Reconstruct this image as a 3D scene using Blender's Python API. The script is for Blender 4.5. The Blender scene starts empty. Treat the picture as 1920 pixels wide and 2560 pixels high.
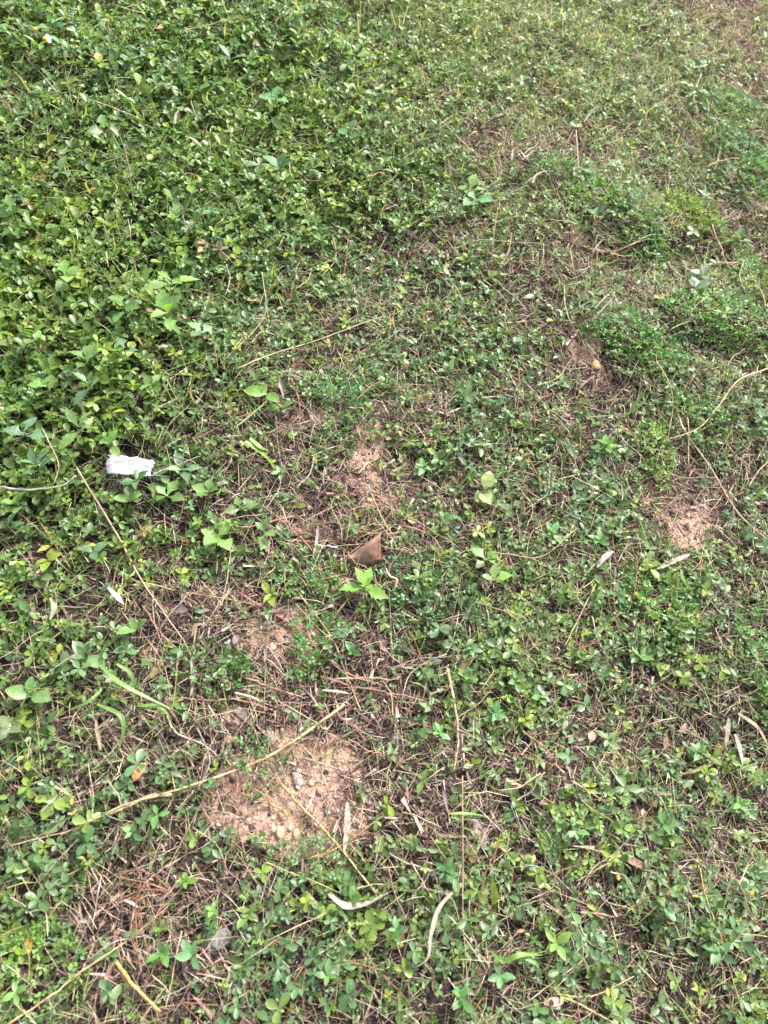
import bpy, math, random
import numpy as np
from mathutils import Matrix, Vector

rng = np.random.default_rng(11)
random.seed(5)
scn = bpy.context.scene
COL = scn.collection

# ------------------------------------------------------------------ camera, sky, sun, exposure
CAM_H, PITCH, LENS = 1.5, 50.0, 26.0
cam_d = bpy.data.cameras.new("camera")
cam = bpy.data.objects.new("camera", cam_d)
COL.objects.link(cam)
cam.location = (0, 0, CAM_H)
cam.rotation_euler = (math.radians(90 - PITCH), 0, 0)
cam_d.sensor_fit = 'VERTICAL'
cam_d.sensor_height = 36
cam_d.lens = LENS
cam_d.clip_start = 0.02
cam_d.clip_end = 400
scn.camera = cam
cam_d.dof.use_dof = True
cam_d.dof.focus_distance = 1.65
cam_d.dof.aperture_fstop = 4.0

SUN_EL, SUN_AZ = math.radians(52), math.radians(48)      # azimuth from +Y towards +X
world = bpy.data.worlds.new("World")
scn.world = world
world.use_nodes = True
wn = world.node_tree
wn.nodes.clear()
sky = wn.nodes.new('ShaderNodeTexSky')
sky.sky_type = 'NISHITA'
sky.sun_disc = False
sky.sun_elevation = SUN_EL
sky.sun_rotation = SUN_AZ
sky.air_density = 1.0
sky.dust_density = 4.0
sky.ozone_density = 1.0
hsv = wn.nodes.new('ShaderNodeHueSaturation')
hsv.inputs['Saturation'].default_value = 0.45               # overcast: cloud whitens the sky
bg = wn.nodes.new('ShaderNodeBackground')
bg.inputs['Strength'].default_value = 0.08
wo = wn.nodes.new('ShaderNodeOutputWorld')
wn.links.new(sky.outputs[0], hsv.inputs['Color'])
wn.links.new(hsv.outputs[0], bg.inputs['Color'])
wn.links.new(bg.outputs[0], wo.inputs['Surface'])

sd = bpy.data.lights.new("sun", 'SUN')
sd.energy = 1.5
sd.angle = math.radians(13)
sd.color = (1.0, 0.965, 0.93)
sun = bpy.data.objects.new("sun", sd)
COL.objects.link(sun)
sdir = Vector((math.sin(SUN_AZ) * math.cos(SUN_EL), math.cos(SUN_AZ) * math.cos(SUN_EL), math.sin(SUN_EL)))
sun.rotation_euler = sdir.to_track_quat('Z', 'Y').to_euler()
sun.location = (0, 0, 6)

vs = scn.view_settings
scn.display_settings.display_device = 'sRGB'
vs.view_transform = 'Standard'
vs.look = 'None'
vs.exposure = 2.28
vs.gamma = 1.0
vs.use_curve_mapping = False
cy = scn.cycles
cy.use_denoising = True
cy.denoiser = 'OPENIMAGEDENOISE'
cy.max_bounces = 6
cy.diffuse_bounces = 4
cy.glossy_bounces = 2
cy.transmission_bounces = 4
cy.transparent_max_bounces = 4
cy.caustics_reflective = False
cy.caustics_refractive = False

# ------------------------------------------------------------------ noise and ground shape
def _hash(ix, iy, seed):
    h = (ix.astype(np.int64) * 374761393 + iy.astype(np.int64) * 668265263 + seed * 974711) & 0x7fffffff
    h = ((h ^ (h >> 13)) * 1274126177) & 0x7fffffff
    h = h ^ (h >> 16)
    return (h & 0xffff) / 65535.0

def vnoise(x, y, seed=0):
    ix = np.floor(x); iy = np.floor(y)
    fx = x - ix; fy = y - iy
    fx = fx * fx * (3 - 2 * fx); fy = fy * fy * (3 - 2 * fy)
    a = _hash(ix, iy, seed); b = _hash(ix + 1, iy, seed)
    c = _hash(ix, iy + 1, seed); d = _hash(ix + 1, iy + 1, seed)
    return (a * (1 - fx) + b * fx) * (1 - fy) + (c * (1 - fx) + d * fx) * fy

def fbm(x, y, scale, octv=3, seed=0):
    """0..1, feature size = scale metres"""
    x = np.asarray(x, float) / scale; y = np.asarray(y, float) / scale
    s = 0; amp = 1; tot = 0
    for o in range(octv):
        s = s + amp * vnoise(x + 17.3 * o, y - 9.1 * o, seed + o); tot += amp
        amp *= 0.5; x = x * 2.03; y = y * 2.03
    return s / tot

RELIEF = [(1480, 490, .14, .10, .018), (1590, 560, .12, .08, .022), (1560, 660, .16, .06, -.045), (1720, 640, .14, .06, -.040), (1790, 800, .15, .10, .020),
          (1780, 900, .16, .06, -.030), (1555, 840, .12, .07, .025), (1440, 990, .14, .07, -.020), (1640, 1140, .06, .07, .02), (1800, 1200, .16, .10, -.03), (1880, 400, .2, .2, .03),
          (760, 1600, .12, .10, .02), (330, 2260, .2, .12, -.02), (600, 760, .14, .1, -.03), (1090, 700, .2, .08, -.02), (1000, 1050, .16, .1, .015), (1620, 1850, .2, .08, -.02), (1200, 1700, .14, .1, .02)]
SA, SB = -0.20, 0.25                                       # the bank rises away from the viewer and to the side
def gz(x, y):
    x = np.asarray(x, float); y = np.asarray(y, float)
    z = SA * x + SB * y
    z = z + 0.075 * (fbm(x, y, 0.45, 2, 3) - 0.5) + 0.020 * (fbm(x, y, 0.14, 2, 8) - 0.5) + 0.009 * (fbm(x, y, 0.035, 2, 21) - 0.5)
    for (cx, cy, rx, ry, hh) in RELIEF_W:
        z = z + hh * np.exp(-((x - cx) / rx) ** 2 - ((y - cy) / ry) ** 2)
    return z

_p = math.radians(PITCH)
FW = np.array([0, math.cos(_p), -math.sin(_p)]); RT = np.array([1.0, 0, 0]); UP = np.cross(RT, FW)
TV = 18.0 / LENS
CO = np.array([0, 0, CAM_H])

def _plane(u, v):
    d = FW + RT * ((u - 960) / 1280 * TV) + UP * ((1280 - v) / 1280 * TV)
    return CO + d * CAM_H / (SA * d[0] + SB * d[1] - d[2])
RELIEF_W = [(*_plane(a, b)[:2], rx, ry, hh) for (a, b, rx, ry, hh) in RELIEF]
def at(u, v, h=0.0):
    """point h above the ground seen at photograph pixel (u, v) of 1920 x 2560"""
    d = FW + RT * ((u - 960) / 1280 * TV) + UP * ((1280 - v) / 1280 * TV)
    k = SA * d[0] + SB * d[1] - d[2]
    s = CAM_H / k
    for _ in range(8):
        P = CO + s * d
        s += (P[2] - float(gz(P[0], P[1])) - h) / k
    return CO + s * d

def project(P):
    q = np.asarray(P) - CO
    dep = q @ FW
    dd = np.maximum(dep, 0.05)
    return 960 + (q @ RT) / dd / TV * 1280, 1280 - (q @ UP) / dd / TV * 1280, dep

def mpp(dep):                                               # metres per photograph pixel
    return dep * TV / 1280

# ------------------------------------------------------------------ how the growth is spread over the bank (read off the photograph, 160 px cells)
def grid(txt):
    return np.array([[int(c) for c in r] for r in txt.split()], float) / 9
PD = grid("""788776665444 899987665544 899998765544 999998864443 999756543322 999744664433
 998533675344 887523565433 776422344443 665433444554 654433455554 654432354444
 653212334443 553545445544 653446545455 433345544445""")
GD = grid("""333345666665 333344556665 333333456654 111222344455 111122222333 111111222233
 111112222233 111111112223 111111122332 111111122322 121111112222 121111112222
 111111111122 111111121122 111111121122 111111121111""")
DD = grid("""112222333359 111112344468 111112356556 111112346656 111354555655 111465446744
 112577546665 123487646675 234588655565 345687555555 456787655555 456777766666
 467766765556 568665666665 567655655655 666665556655""")

def gsample(G, u, v):
    gx = np.clip(np.asarray(u) / 160 - 0.5, 0, 10.999); gy = np.clip(np.asarray(v) / 160 - 0.5, 0, 14.999)
    ix = gx.astype(int); iy = gy.astype(int); fx = gx - ix; fy = gy - iy
    return (G[iy, ix] * (1 - fx) + G[iy, ix + 1] * fx) * (1 - fy) + (G[iy + 1, ix] * (1 - fx) + G[iy + 1, ix + 1] * fx) * fy

SAND = [(725, 1990, 165, 125, 1.35), (640, 1940, 80, 60, .75), (750, 2080, 90, 55, .75), (735, 1590, 100, 55, 1.05), (660, 1560, 60, 40, .55),
        (890, 1165, 58, 70, 1.2), (945, 1240, 80, 45, .95), (775, 1065, 50, 40, .65), (690, 1170, 60, 60, .4),
        (1450, 870, 55, 60, .85), (1490, 960, 45, 70, .5), (1737, 1300, 66, 48, 1.3), (1650, 1230, 60, 80, .45), (1640, 1090, 40, 60, .45), (1432, 590, 26, 28, 1.0),
        (1380, 640, 70, 30, .4), (95, 1440, 36, 24, .95), (1150, 355, 40, 18, .75), (1912, 510, 45, 40, .8), (1815, 500, 60, 40, .35),
        (1850, 60, 140, 60, .5), (1770, 40, 100, 50, .5), (1890, 230, 60, 90, .4), (600, 1800, 50, 40, .75), (470, 1690, 80, 60, .4),
        (355, 1630, 70, 40, .5), (840, 1430, 80, 60, .4), (790, 1330, 110, 60, .5), (1205, 2085, 40, 60, .5), (740, 950, 70, 40, .4)]
def sand_f(u, v, x, y):
    m = np.zeros_like(np.asarray(u, float))
    u = u + 150 * (fbm(x, y, .09, 3, 301) - .5); v = v + 130 * (fbm(x, y, .09, 3, 302) - .5)
    for (cu, cv, ru, rv, s) in SAND:
        r2 = ((u - cu) / ru) ** 2 + ((v - cv) / rv) ** 2
        m = np.maximum(m, s * np.exp(-r2 * 0.8))
    return np.clip(m * (0.45 + 1.3 * fbm(x, y, 0.045, 4, 40)), 0, 1.3)

MAT_EDGE = [(0, 1290), (300, 1240), (470, 1080), (560, 880), (660, 700), (900, 560), (1050, 330), (1130, 0)]
def mat_f(u, v):
    """1 in the thick leafy mat of the upper side, 0 in the thin growth"""
    ex = np.interp(-np.clip(v, 0, 1290), [-p[1] for p in MAT_EDGE], [p[0] for p in MAT_EDGE])
    return np.clip((ex - u) / 420 + 0.5, 0, 1)

THATCH = [(640, 1590, 200, 100), (720, 1740, 190, 90), (800, 1330, 190, 70), (920, 1215, 130, 80), (745, 1090, 80, 110), (680, 1920, 260, 130), (860, 2060, 110, 90), (1455, 900, 80, 120), (1480, 650, 130, 50),
          (1645, 1230, 90, 110), (1740, 1300, 110, 70), (1790, 25, 130, 50), (1870, 150, 60, 90), (1900, 290, 50, 100), (1450, 860, 90, 90), (1490, 960, 70, 80), (1100, 660, 130, 50), (1040, 1030, 80, 50), (380, 2230, 170, 100), (250, 2400, 220, 90), (1010, 1330, 110, 70), (950, 1620, 110, 140),
          (1120, 200, 90, 40), (1180, 340, 110, 40), (1370, 370, 110, 50), (1580, 330, 120, 50), (1840, 520, 100, 60), (1330, 1900, 160, 60), (1050, 2010, 150, 100), (1620, 1720, 150, 50), (1420, 1060, 110, 60), (1560, 780, 100, 40), (480, 1500, 170, 80), (1450, 2250, 120, 60), (1750, 2120, 120, 60)]
def thatch_f(u, v, x, y):
    m = np.zeros_like(np.asarray(u, float))
    u = u + 260 * (fbm(x, y, .16, 3, 311) - .5); v = v + 220 * (fbm(x, y, .16, 3, 312) - .5)
    for (cu, cv, ru, rv) in THATCH: m = np.maximum(m, np.exp(-(((u - cu) / ru) ** 2 + ((v - cv) / rv) ** 2)))
    return np.clip(m * (.45 + 1.1 * fbm(x, y, .07, 3, 205)), 0, 1)
CLEAR = [(323, 1165, 75, 45), (333, 1235, 60, 40), (908, 1400, 85, 48), (912, 1450, 70, 50), (735, 1990, 130, 100), (890, 1175, 50, 55), (1737, 1310, 55, 45)]
def clear_f(u, v):
    k = np.ones_like(u)
    for (cu, cv, ru, rv) in CLEAR: k = k * np.where(((u - cu) / ru) ** 2 + ((v - cv) / rv) ** 2 < 1, .04, 1)
    return k

# ------------------------------------------------------------------ materials
def mat_new(name):
    m = bpy.data.materials.new(name); m.use_nodes = True
    n = m.node_tree; n.nodes.clear()
    return m, n, n.nodes, n.links

def base_colour(N, L, speck=None, lo=0.75, hi=1.2, scale=160):
    at_ = N.new('ShaderNodeAttribute'); at_.attribute_name = 'Col'
    oi = N.new('ShaderNodeObjectInfo')
    mx = N.new('ShaderNodeMix'); mx.data_type = 'RGBA'; mx.blend_type = 'MULTIPLY'; mx.inputs[0].default_value = 1
    L.new(at_.outputs['Color'], mx.inputs[6]); L.new(oi.outputs['Color'], mx.inputs[7])
    geo = N.new('ShaderNodeNewGeometry')
    nz = N.new('ShaderNodeTexNoise'); nz.inputs['Scale'].default_value = scale; nz.inputs['Detail'].default_value = 3
    L.new(geo.outputs['Position'], nz.inputs['Vector'])
    mr = N.new('ShaderNodeMapRange'); mr.inputs[1].default_value = 0.3; mr.inputs[2].default_value = 0.7
    mr.inputs[3].default_value = lo; mr.inputs[4].default_value = hi
    L.new(nz.outputs[0], mr.inputs[0])
    m2 = N.new('ShaderNodeMix'); m2.data_type = 'RGBA'; m2.blend_type = 'MULTIPLY'; m2.inputs[0].default_value = 1
    L.new(mx.outputs[2], m2.inputs[6]); L.new(mr.outputs[0], m2.inputs[7])
    return at_, m2.outputs[2], nz

def leaf_material():
    m, n, N, L = mat_new('leaf')
    at_, col, nz = base_colour(N, L, lo=0.82, hi=1.18, scale=120)
    # pale midrib where the alpha (distance from the rib) is small
    mr = N.new('ShaderNodeMapRange'); mr.inputs[1].default_value = 0.05; mr.inputs[2].default_value = 0.2
    mr.inputs[3].default_value = 0.28; mr.inputs[4].default_value = 0.0
    L.new(at_.outputs['Alpha'], mr.inputs[0])
    mx = N.new('ShaderNodeMix'); mx.data_type = 'RGBA'
    L.new(mr.outputs[0], mx.inputs[0]); L.new(col, mx.inputs[6]); mx.inputs[7].default_value = (0.22, 0.30, 0.12, 1)
    b = N.new('ShaderNodeBsdfPrincipled'); b.inputs['Roughness'].default_value = 0.40
    b.inputs['Specular IOR Level'].default_value = 0.52
    L.new(mx.outputs[2], b.inputs['Base Color'])
    bp = N.new('ShaderNodeBump'); bp.inputs['Strength'].default_value = 0.25; bp.inputs['Distance'].default_value = 0.001
    L.new(nz.outputs[0], bp.inputs['Height']); L.new(bp.outputs[0], b.inputs['Normal'])
    tr = N.new('ShaderNodeBsdfTranslucent')
    ht = N.new('ShaderNodeMix'); ht.data_type = 'RGBA'; ht.blend_type = 'MULTIPLY'; ht.inputs[0].default_value = 1
    L.new(mx.outputs[2], ht.inputs[6]); ht.inputs[7].default_value = (1.5, 1.5, 0.6, 1)
    L.new(ht.outputs[2], tr.inputs[0])
    ms = N.new('ShaderNodeMixShader'); ms.inputs[0].default_value = 0.34
    L.new(b.outputs[0], ms.inputs[1]); L.new(tr.outputs[0], ms.inputs[2])
    o = N.new('ShaderNodeOutputMaterial'); L.new(ms.outputs[0], o.inputs[0])
    return m

def dry_material(name='dry_plant', rough=0.7, lo=0.6, hi=1.25, scale=220):
    m, n, N, L = mat_new(name)
    at_, col, nz = base_colour(N, L, lo=lo, hi=hi, scale=scale)
    b = N.new('ShaderNodeBsdfPrincipled'); b.inputs['Roughness'].default_value = rough
    b.inputs['Specular IOR Level'].default_value = 0.3
    L.new(col, b.inputs['Base Color'])
    bp = N.new('ShaderNodeBump'); bp.inputs['Strength'].default_value = 0.4; bp.inputs['Distance'].default_value = 0.001
    L.new(nz.outputs[0], bp.inputs['Height']); L.new(bp.outputs[0], b.inputs['Normal'])
    o = N.new('ShaderNodeOutputMaterial'); L.new(b.outputs[0], o.inputs[0])
    return m

def ground_material():
    m, n, N, L = mat_new('soil_and_sand')
    at_ = N.new('ShaderNodeAttribute'); at_.attribute_name = 'Col'
    sep = N.new('ShaderNodeSeparateColor'); L.new(at_.outputs['Color'], sep.inputs[0])
    geo = N.new('ShaderNodeNewGeometry')
    def noise(sc, det=4, rough=0.6):
        z = N.new('ShaderNodeTexNoise'); z.inputs['Scale'].default_value = sc; z.inputs['Detail'].default_value = det
        z.inputs['Roughness'].default_value = rough
        L.new(geo.outputs['Position'], z.inputs['Vector']); return z.outputs[0]
    def ramp(src, stops):
        r = N.new('ShaderNodeValToRGB'); L.new(src, r.inputs[0])
        e = r.color_ramp.elements
        while len(e) < len(stops): e.new(0.5)
        for q, (p, c) in zip(e, stops): q.position = p; q.color = (*c, 1)
        return r.outputs[0]
    n1 = noise(55, 6, 0.75); n2 = noise(260, 3, 0.7); n3 = noise(16, 4)
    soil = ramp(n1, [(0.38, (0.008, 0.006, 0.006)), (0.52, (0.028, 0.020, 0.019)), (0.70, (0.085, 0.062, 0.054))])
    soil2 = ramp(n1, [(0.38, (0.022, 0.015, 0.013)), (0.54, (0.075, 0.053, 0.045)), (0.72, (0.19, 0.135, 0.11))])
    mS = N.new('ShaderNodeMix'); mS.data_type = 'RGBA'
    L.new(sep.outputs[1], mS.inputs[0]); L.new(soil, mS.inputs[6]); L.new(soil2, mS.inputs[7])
    sandc = ramp(n2, [(0.30, (0.22, 0.12, 0.085)), (0.43, (0.56, 0.345, 0.26)), (0.55, (0.66, 0.44, 0.345)), (0.76, (0.72, 0.58, 0.50))])
    sandv = ramp(n3, [(0.3, (0.80, 0.70, 0.62)), (0.65, (1.0, 1.0, 1.0))])
    mV = N.new('ShaderNodeMix'); mV.data_type = 'RGBA'; mV.blend_type = 'MULTIPLY'; mV.inputs[0].default_value = 1
    L.new(sandc, mV.inputs[6]); L.new(sandv, mV.inputs[7])
    # ragged edge of the sand
    ad = N.new('ShaderNodeMath'); ad.operation = 'MULTIPLY_ADD'; L.new(n1, ad.inputs[0]); ad.inputs[1].default_value = 0.9; L.new(sep.outputs[0], ad.inputs[2])
    mr = N.new('ShaderNodeMapRange'); L.new(ad.outputs[0], mr.inputs[0]); mr.inputs[1].default_value = 0.86; mr.inputs[2].default_value = 0.98
    mx = N.new('ShaderNodeMix'); mx.data_type = 'RGBA'
    L.new(mr.outputs[0], mx.inputs[0]); L.new(mS.outputs[2], mx.inputs[6]); L.new(mV.outputs[2], mx.inputs[7])
    b = N.new('ShaderNodeBsdfPrincipled'); b.inputs['Roughness'].default_value = 0.9; b.inputs['Specular IOR Level'].default_value = 0.2
    L.new(mx.outputs[2], b.inputs['Base Color'])
    am = N.new('ShaderNodeMath'); am.operation = 'ADD'; L.new(n1, am.inputs[0]); L.new(n2, am.inputs[1])
    bp = N.new('ShaderNodeBump'); bp.inputs['Strength'].default_value = 0.9; bp.inputs['Distance'].default_value = 0.006
    L.new(am.outputs[0], bp.inputs['Height']); L.new(bp.outputs[0], b.inputs['Normal'])
    o = N.new('ShaderNodeOutputMaterial'); L.new(b.outputs[0], o.inputs[0])
    return m

def foam_material():
    m, n, N, L = mat_new('white_board')
    geo = N.new('ShaderNodeTexCoord')
    v = N.new('ShaderNodeTexVoronoi'); v.inputs['Scale'].default_value = 130; L.new(geo.outputs['Object'], v.inputs['Vector'])
    z = N.new('ShaderNodeTexNoise'); z.inputs['Scale'].default_value = 60; z.inputs['Detail'].default_value = 5; L.new(geo.outputs['Object'], z.inputs['Vector'])
    mu = N.new('ShaderNodeMath'); mu.operation = 'MULTIPLY_ADD'; L.new(z.outputs[0], mu.inputs[0]); mu.inputs[1].default_value = 0.9; L.new(v.outputs[0], mu.inputs[2])
    r = N.new('ShaderNodeValToRGB'); L.new(mu.outputs[0], r.inputs[0])
    e = r.color_ramp.elements; e[0].position = 0.40; e[0].color = (0.30, 0.31, 0.34, 1); e[1].position = 0.56; e[1].color = (0.50, 0.52, 0.57, 1)
    b = N.new('ShaderNodeBsdfPrincipled'); b.inputs['Roughness'].default_value = 0.75
    L.new(r.outputs[0], b.inputs['Base Color'])
    bp = N.new('ShaderNodeBump'); bp.inputs['Strength'].default_value = 0.5; bp.inputs['Distance'].default_value = 0.002
    L.new(z.outputs[0], bp.inputs['Height']); L.new(bp.outputs[0], b.inputs['Normal'])
    o = N.new('ShaderNodeOutputMaterial'); L.new(b.outputs[0], o.inputs[0])
    return m

M_LEAF = leaf_material()
M_DRY = dry_material()
M_DEAD = dry_material('dead_leaf', 0.55, 0.7, 1.2, 90)
M_STONE = dry_material('stone', 0.85, 0.7, 1.15, 180)
M_GROUND = ground_material()
M_FOAM = foam_material()

# ------------------------------------------------------------------ mesh helpers
def mesh_from(name, V, T, C=None, A=None, mat=None):
    V = np.ascontiguousarray(V, np.float32); T = np.ascontiguousarray(T, np.int32)
    me = bpy.data.meshes.new(name)
    me.vertices.add(len(V)); me.vertices.foreach_set('co', V.ravel())
    k = T.shape[1]
    me.loops.add(T.size); me.loops.foreach_set('vertex_index', T.ravel())
    me.polygons.add(len(T)); me.polygons.foreach_set('loop_start', np.arange(0, T.size, k, dtype=np.int32))
    me.update(calc_edges=True)
    rgba = np.ones((len(V), 4), np.float32)
    if C is not None: rgba[:, :3] = C
    if A is not None: rgba[:, 3] = A
    ca = me.color_attributes.new('Col', 'FLOAT_COLOR', 'POINT')
    ca.data.foreach_set('color', rgba.ravel())
    if mat: me.materials.append(mat)
    return me

def link(name, data, parent=None, loc=None, mtx=None, colour=None):
    o = bpy.data.objects.new(name, data)
    COL.objects.link(o)
    if parent is not None: o.parent = parent
    if mtx is not None: o.matrix_basis = mtx
    elif loc is not None: o.location = loc
    if colour is not None: o.color = (*colour, 1)
    return o

def unit(a):
    return a / np.maximum(np.linalg.norm(a, axis=-1, keepdims=True), 1e-9)

def frames(d, up=None, roll=None):
    """X, Y (along d), Z (towards up) for N directions"""
    Y = unit(d)
    if up is None: up = np.array([0, 0, 1.0])
    up = np.broadcast_to(up, Y.shape)
    X = np.cross(Y, up)
    bad = np.linalg.norm(X, axis=1) < 1e-3
    X[bad] = np.array([1.0, 0, 0])
    X = unit(X); Z = np.cross(X, Y)
    if roll is not None:
        c = np.cos(roll)[:, None]; s = np.sin(roll)[:, None]
        X, Z = X * c + Z * s, Z * c - X * s
    return X, Y, Z

class Tpl:
    def __init__(s, V, T, A=None, tint=None):
        s.V = np.array(V, float); s.T = np.array(T, int)
        s.A = np.ones(len(s.V)) if A is None else np.array(A, float)
        s.tint = np.ones((len(s.V), 3)) if tint is None else np.array(tint, float)

def leaf_tpl(ts, ws, fold=0.3, droop=0.15, rise=0.0, wave=0.0, tiptint=None):
    V = []; A = []; rows = []
    for i, (t, w) in enumerate(zip(ts, ws)):
        z = rise * t - droop * t * t
        if w < 1e-6:
            rows.append([len(V)]); V.append((0, t, z)); A.append(0.0)
        else:
            wv = wave * math.sin(i * 2.4)
            rows.append([len(V), len(V) + 1, len(V) + 2])
            V += [(-w, t, z + fold * w + wv), (0, t, z), (w, t, z + fold * w - wv)]; A += [1, 0, 1]
    T = []
    for a, b in zip(rows[:-1], rows[1:]):
        if len(a) == 1 and len(b) == 3: T += [(a[0], b[1], b[0]), (a[0], b[2], b[1])]
        elif len(a) == 3 and len(b) == 3:
            T += [(a[0], a[1], b[1]), (a[0], b[1], b[0]), (a[1], a[2], b[2]), (a[1], b[2], b[1])]
        elif len(a) == 3: T += [(a[0], a[1], b[0]), (a[1], a[2], b[0])]
    tint = None
    if tiptint is not None:
        tt = np.array([v[1] for v in V])[:, None]
        tint = 1 + (np.array(tiptint) - 1) * tt ** 2
    return Tpl(V, T, A, tint)

class Batch:
    def __init__(s): s.V = []; s.T = []; s.C = []; s.A = []; s.n = 0
    def add(s, t, pos, X, Y, Z, sx, sy, sz, col):
        N = len(pos)
        if N == 0: return
        v = (pos[:, None, :] + t.V[None, :, 0:1] * (X * sx[:, None])[:, None, :] + t.V[None, :, 1:2] * (Y * sy[:, None])[:, None, :]
             + t.V[None, :, 2:3] * (Z * sz[:, None])[:, None, :])
        k = len(t.V)
        T = t.T[None] + (np.arange(N) * k)[:, None, None] + s.n
        s.V.append(v.reshape(-1, 3)); s.T.append(T.reshape(-1, 3))
        s.C.append((col[:, None, :] * t.tint[None]).reshape(-1, 3)); s.A.append(np.tile(t.A, N)); s.n += N * k
    def raw(s, V, T, C, A=None):
        V = np.asarray(V, float); s.V.append(V); s.T.append(np.asarray(T) + s.n)
        s.C.append(np.broadcast_to(np.asarray(C, float), V.shape)); s.A.append(np.ones(len(V)) if A is None else A); s.n += len(V)
    def mesh(s, name, mat):
        return mesh_from(name, np.concatenate(s.V), np.concatenate(s.T), np.concatenate(s.C), np.concatenate(s.A), mat)

def smooth_path(pts, n):
    P = np.array(pts, float)
    if len(P) == 2: return P[0] + (P[1] - P[0]) * np.linspace(0, 1, n)[:, None]
    Q = np.vstack([2 * P[0] - P[1], P, 2 * P[-1] - P[-2]])
    out = []
    for t in np.linspace(0, len(P) - 1 - 1e-6, n):
        i = int(t); f = t - i
        a, b, c, d = Q[i], Q[i + 1], Q[i + 2], Q[i + 3]
        out.append(0.5 * (2 * b + (c - a) * f + (2 * a - 5 * b + 4 * c - d) * f * f + (3 * b - a - 3 * c + d) * f ** 3))
    return np.array(out)

def tube_geo(P, R, sides=5, flat=1.0):
    P = np.asarray(P); n = len(P)
    d = np.gradient(P, axis=0)
    X, Y, Z = frames(d)
    ang = np.linspace(0, 2 * np.pi, sides, endpoint=False)
    R = np.broadcast_to(np.asarray(R, float), (n,))
    V = (P[:, None] + (np.cos(ang)[None, :, None] * X[:, None] + flat * np.sin(ang)[None, :, None] * Z[:, None]) * R[:, None, None]).reshape(-1, 3)
    T = []
    for i in range(n - 1):
        for j in range(sides):
            a = i * sides + j; b = i * sides + (j + 1) % sides
            T += [(a, b, b + sides), (a, b + sides, a + sides)]
    for j in range(1, sides - 1):
        T += [(0, j + 1, j), ((n - 1) * sides, (n - 1) * sides + j, (n - 1) * sides + j + 1)]
    return V, T

def ribbon_geo(P, W, up=None, fold=0.25, twist=0.0):
    P = np.asarray(P); n = len(P)
    d = np.gradient(P, axis=0)
    X, Y, Z = frames(d, up, np.linspace(0, twist, n) if twist else None)
    W = np.broadcast_to(np.asarray(W, float), (n,))
    L_ = P - X * W[:, None] + Z * (fold * W)[:, None]; R_ = P + X * W[:, None] + Z * (fold * W)[:, None]
    V = np.stack([L_, P, R_], 1).reshape(-1, 3)
    T = []
    for i in range(n - 1):
        for j in range(2):
            a = i * 3 + j
            T += [(a, a + 1, a + 4), (a, a + 4, a + 3)]
    return V, T, np.tile([1, 0, 1], n)

# ------------------------------------------------------------------ labels
LAND = [('the torn white scrap', 323, 1162), ('the folded brown leaf', 908, 1385), ('the stony sand patch', 735, 2000),
        ('the red and orange leaf', 503, 612), ('the white daisy', 110, 92), ('the pale curled leaf', 1220, 1224),
        ('the round tan leaf', 347, 1929), ('the white snail shell', 1657, 1103), ('the lone white pebble', 1287, 851),
        ('the pale bark chunk', 1200, 2085), ('the red pine needle tangle', 345, 2230), ('the yellow cut stalk', 345, 2475),
        ('the curled brown leaf', 1648, 2300), ('the dark purple blade', 704, 967), ('the long-bladed grass tuft', 325, 1735),
        ('the twin broad green blades', 655, 1143), ('the orange sand heap', 1736, 1305), ('the bright lobed weed', 914, 1465),
        ('the round yellow leaf', 246, 142), ('the tall green grass blade', 538, 463), ('the strawy sand patch', 1458, 900),
        ('the upright green bud', 1464, 1033), ('the bare corner path', 1850, 120), ('the bent pale straw', 1345, 430),
        ('the arched straw', 1615, 590), ('the yellow-green upright blade', 1235, 2221), ('the pinkish fallen leaf', 1385, 2505),
        ('the tiny-leaved mound', 1480, 490), ('the long vertical straw', 1160, 2300), ('the leafy herb clump', 1200, 1680),
        ('the crossed tan stalks', 1716, 1085), ('the pink stem crossing', 800, 1650), ('the lone pine needle', 1296, 970), ('the pale dead blades', 1830, 1840)]
ORD = ['nearest', 'second nearest', 'third nearest', 'fourth nearest', 'fifth nearest', 'sixth nearest', 'seventh nearest', 'eighth nearest', 'ninth nearest', 'tenth nearest', 'eleventh nearest', 'twelfth nearest']
PENDING = {}
def auto_label(o, phrase, P):
    u, v, _ = project(np.array(P)[None]); u = float(u[0]); v = float(v[0])
    best = sorted(LAND, key=lambda l: (l[1] - u) ** 2 + (l[2] - v) ** 2)[0]
    du, dv = u - best[1], v - best[2]
    a, b = abs(du), abs(dv)
    hz = 'right' if du > 0 else 'left'; vt = 'below' if dv > 0 else 'above'
    if a > 4.5 * b: w = 'straight ' + hz + ' of'
    elif b > 4.5 * a: w = 'straight ' + vt
    elif a > 1.6 * b: w = hz + ' and slightly ' + vt
    elif b > 1.6 * a: w = vt + ' and slightly ' + hz + ' of'
    else: w = vt + ' and ' + hz + ' of'
    r = math.hypot(du, dv)
    w = ('close ' if r < 90 else ('' if r < 190 else ('well ' if r < 300 else 'far '))) + w
    PENDING.setdefault((phrase, w, best[0]), []).append((r, o))
def flush_labels():
    for (ph, w, l), lst in PENDING.items():
        lst.sort(key=lambda q: q[0])
        for i, (_, o) in enumerate(lst):
            o['label'] = f'{ph} {w} {l}' + ('' if len(lst) == 1 else f', {ORD[min(i, 11)]}')
            for word in ('of the tall', 'straight ', 'light ', 'slightly ', 'four-leaflet ', 'well ', 'close ', 'far '):
                if len(o['label'].split()) > 16: o['label'] = o['label'].replace(word, 'of tall' if word[:2] == 'of' else '')
def tag(o, cat, label=None, group=None, kind=None):
    if cat: o['category'] = cat
    if label: o['label'] = label
    if group: o['group'] = group
    if kind: o['kind'] = kind
    return o

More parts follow.
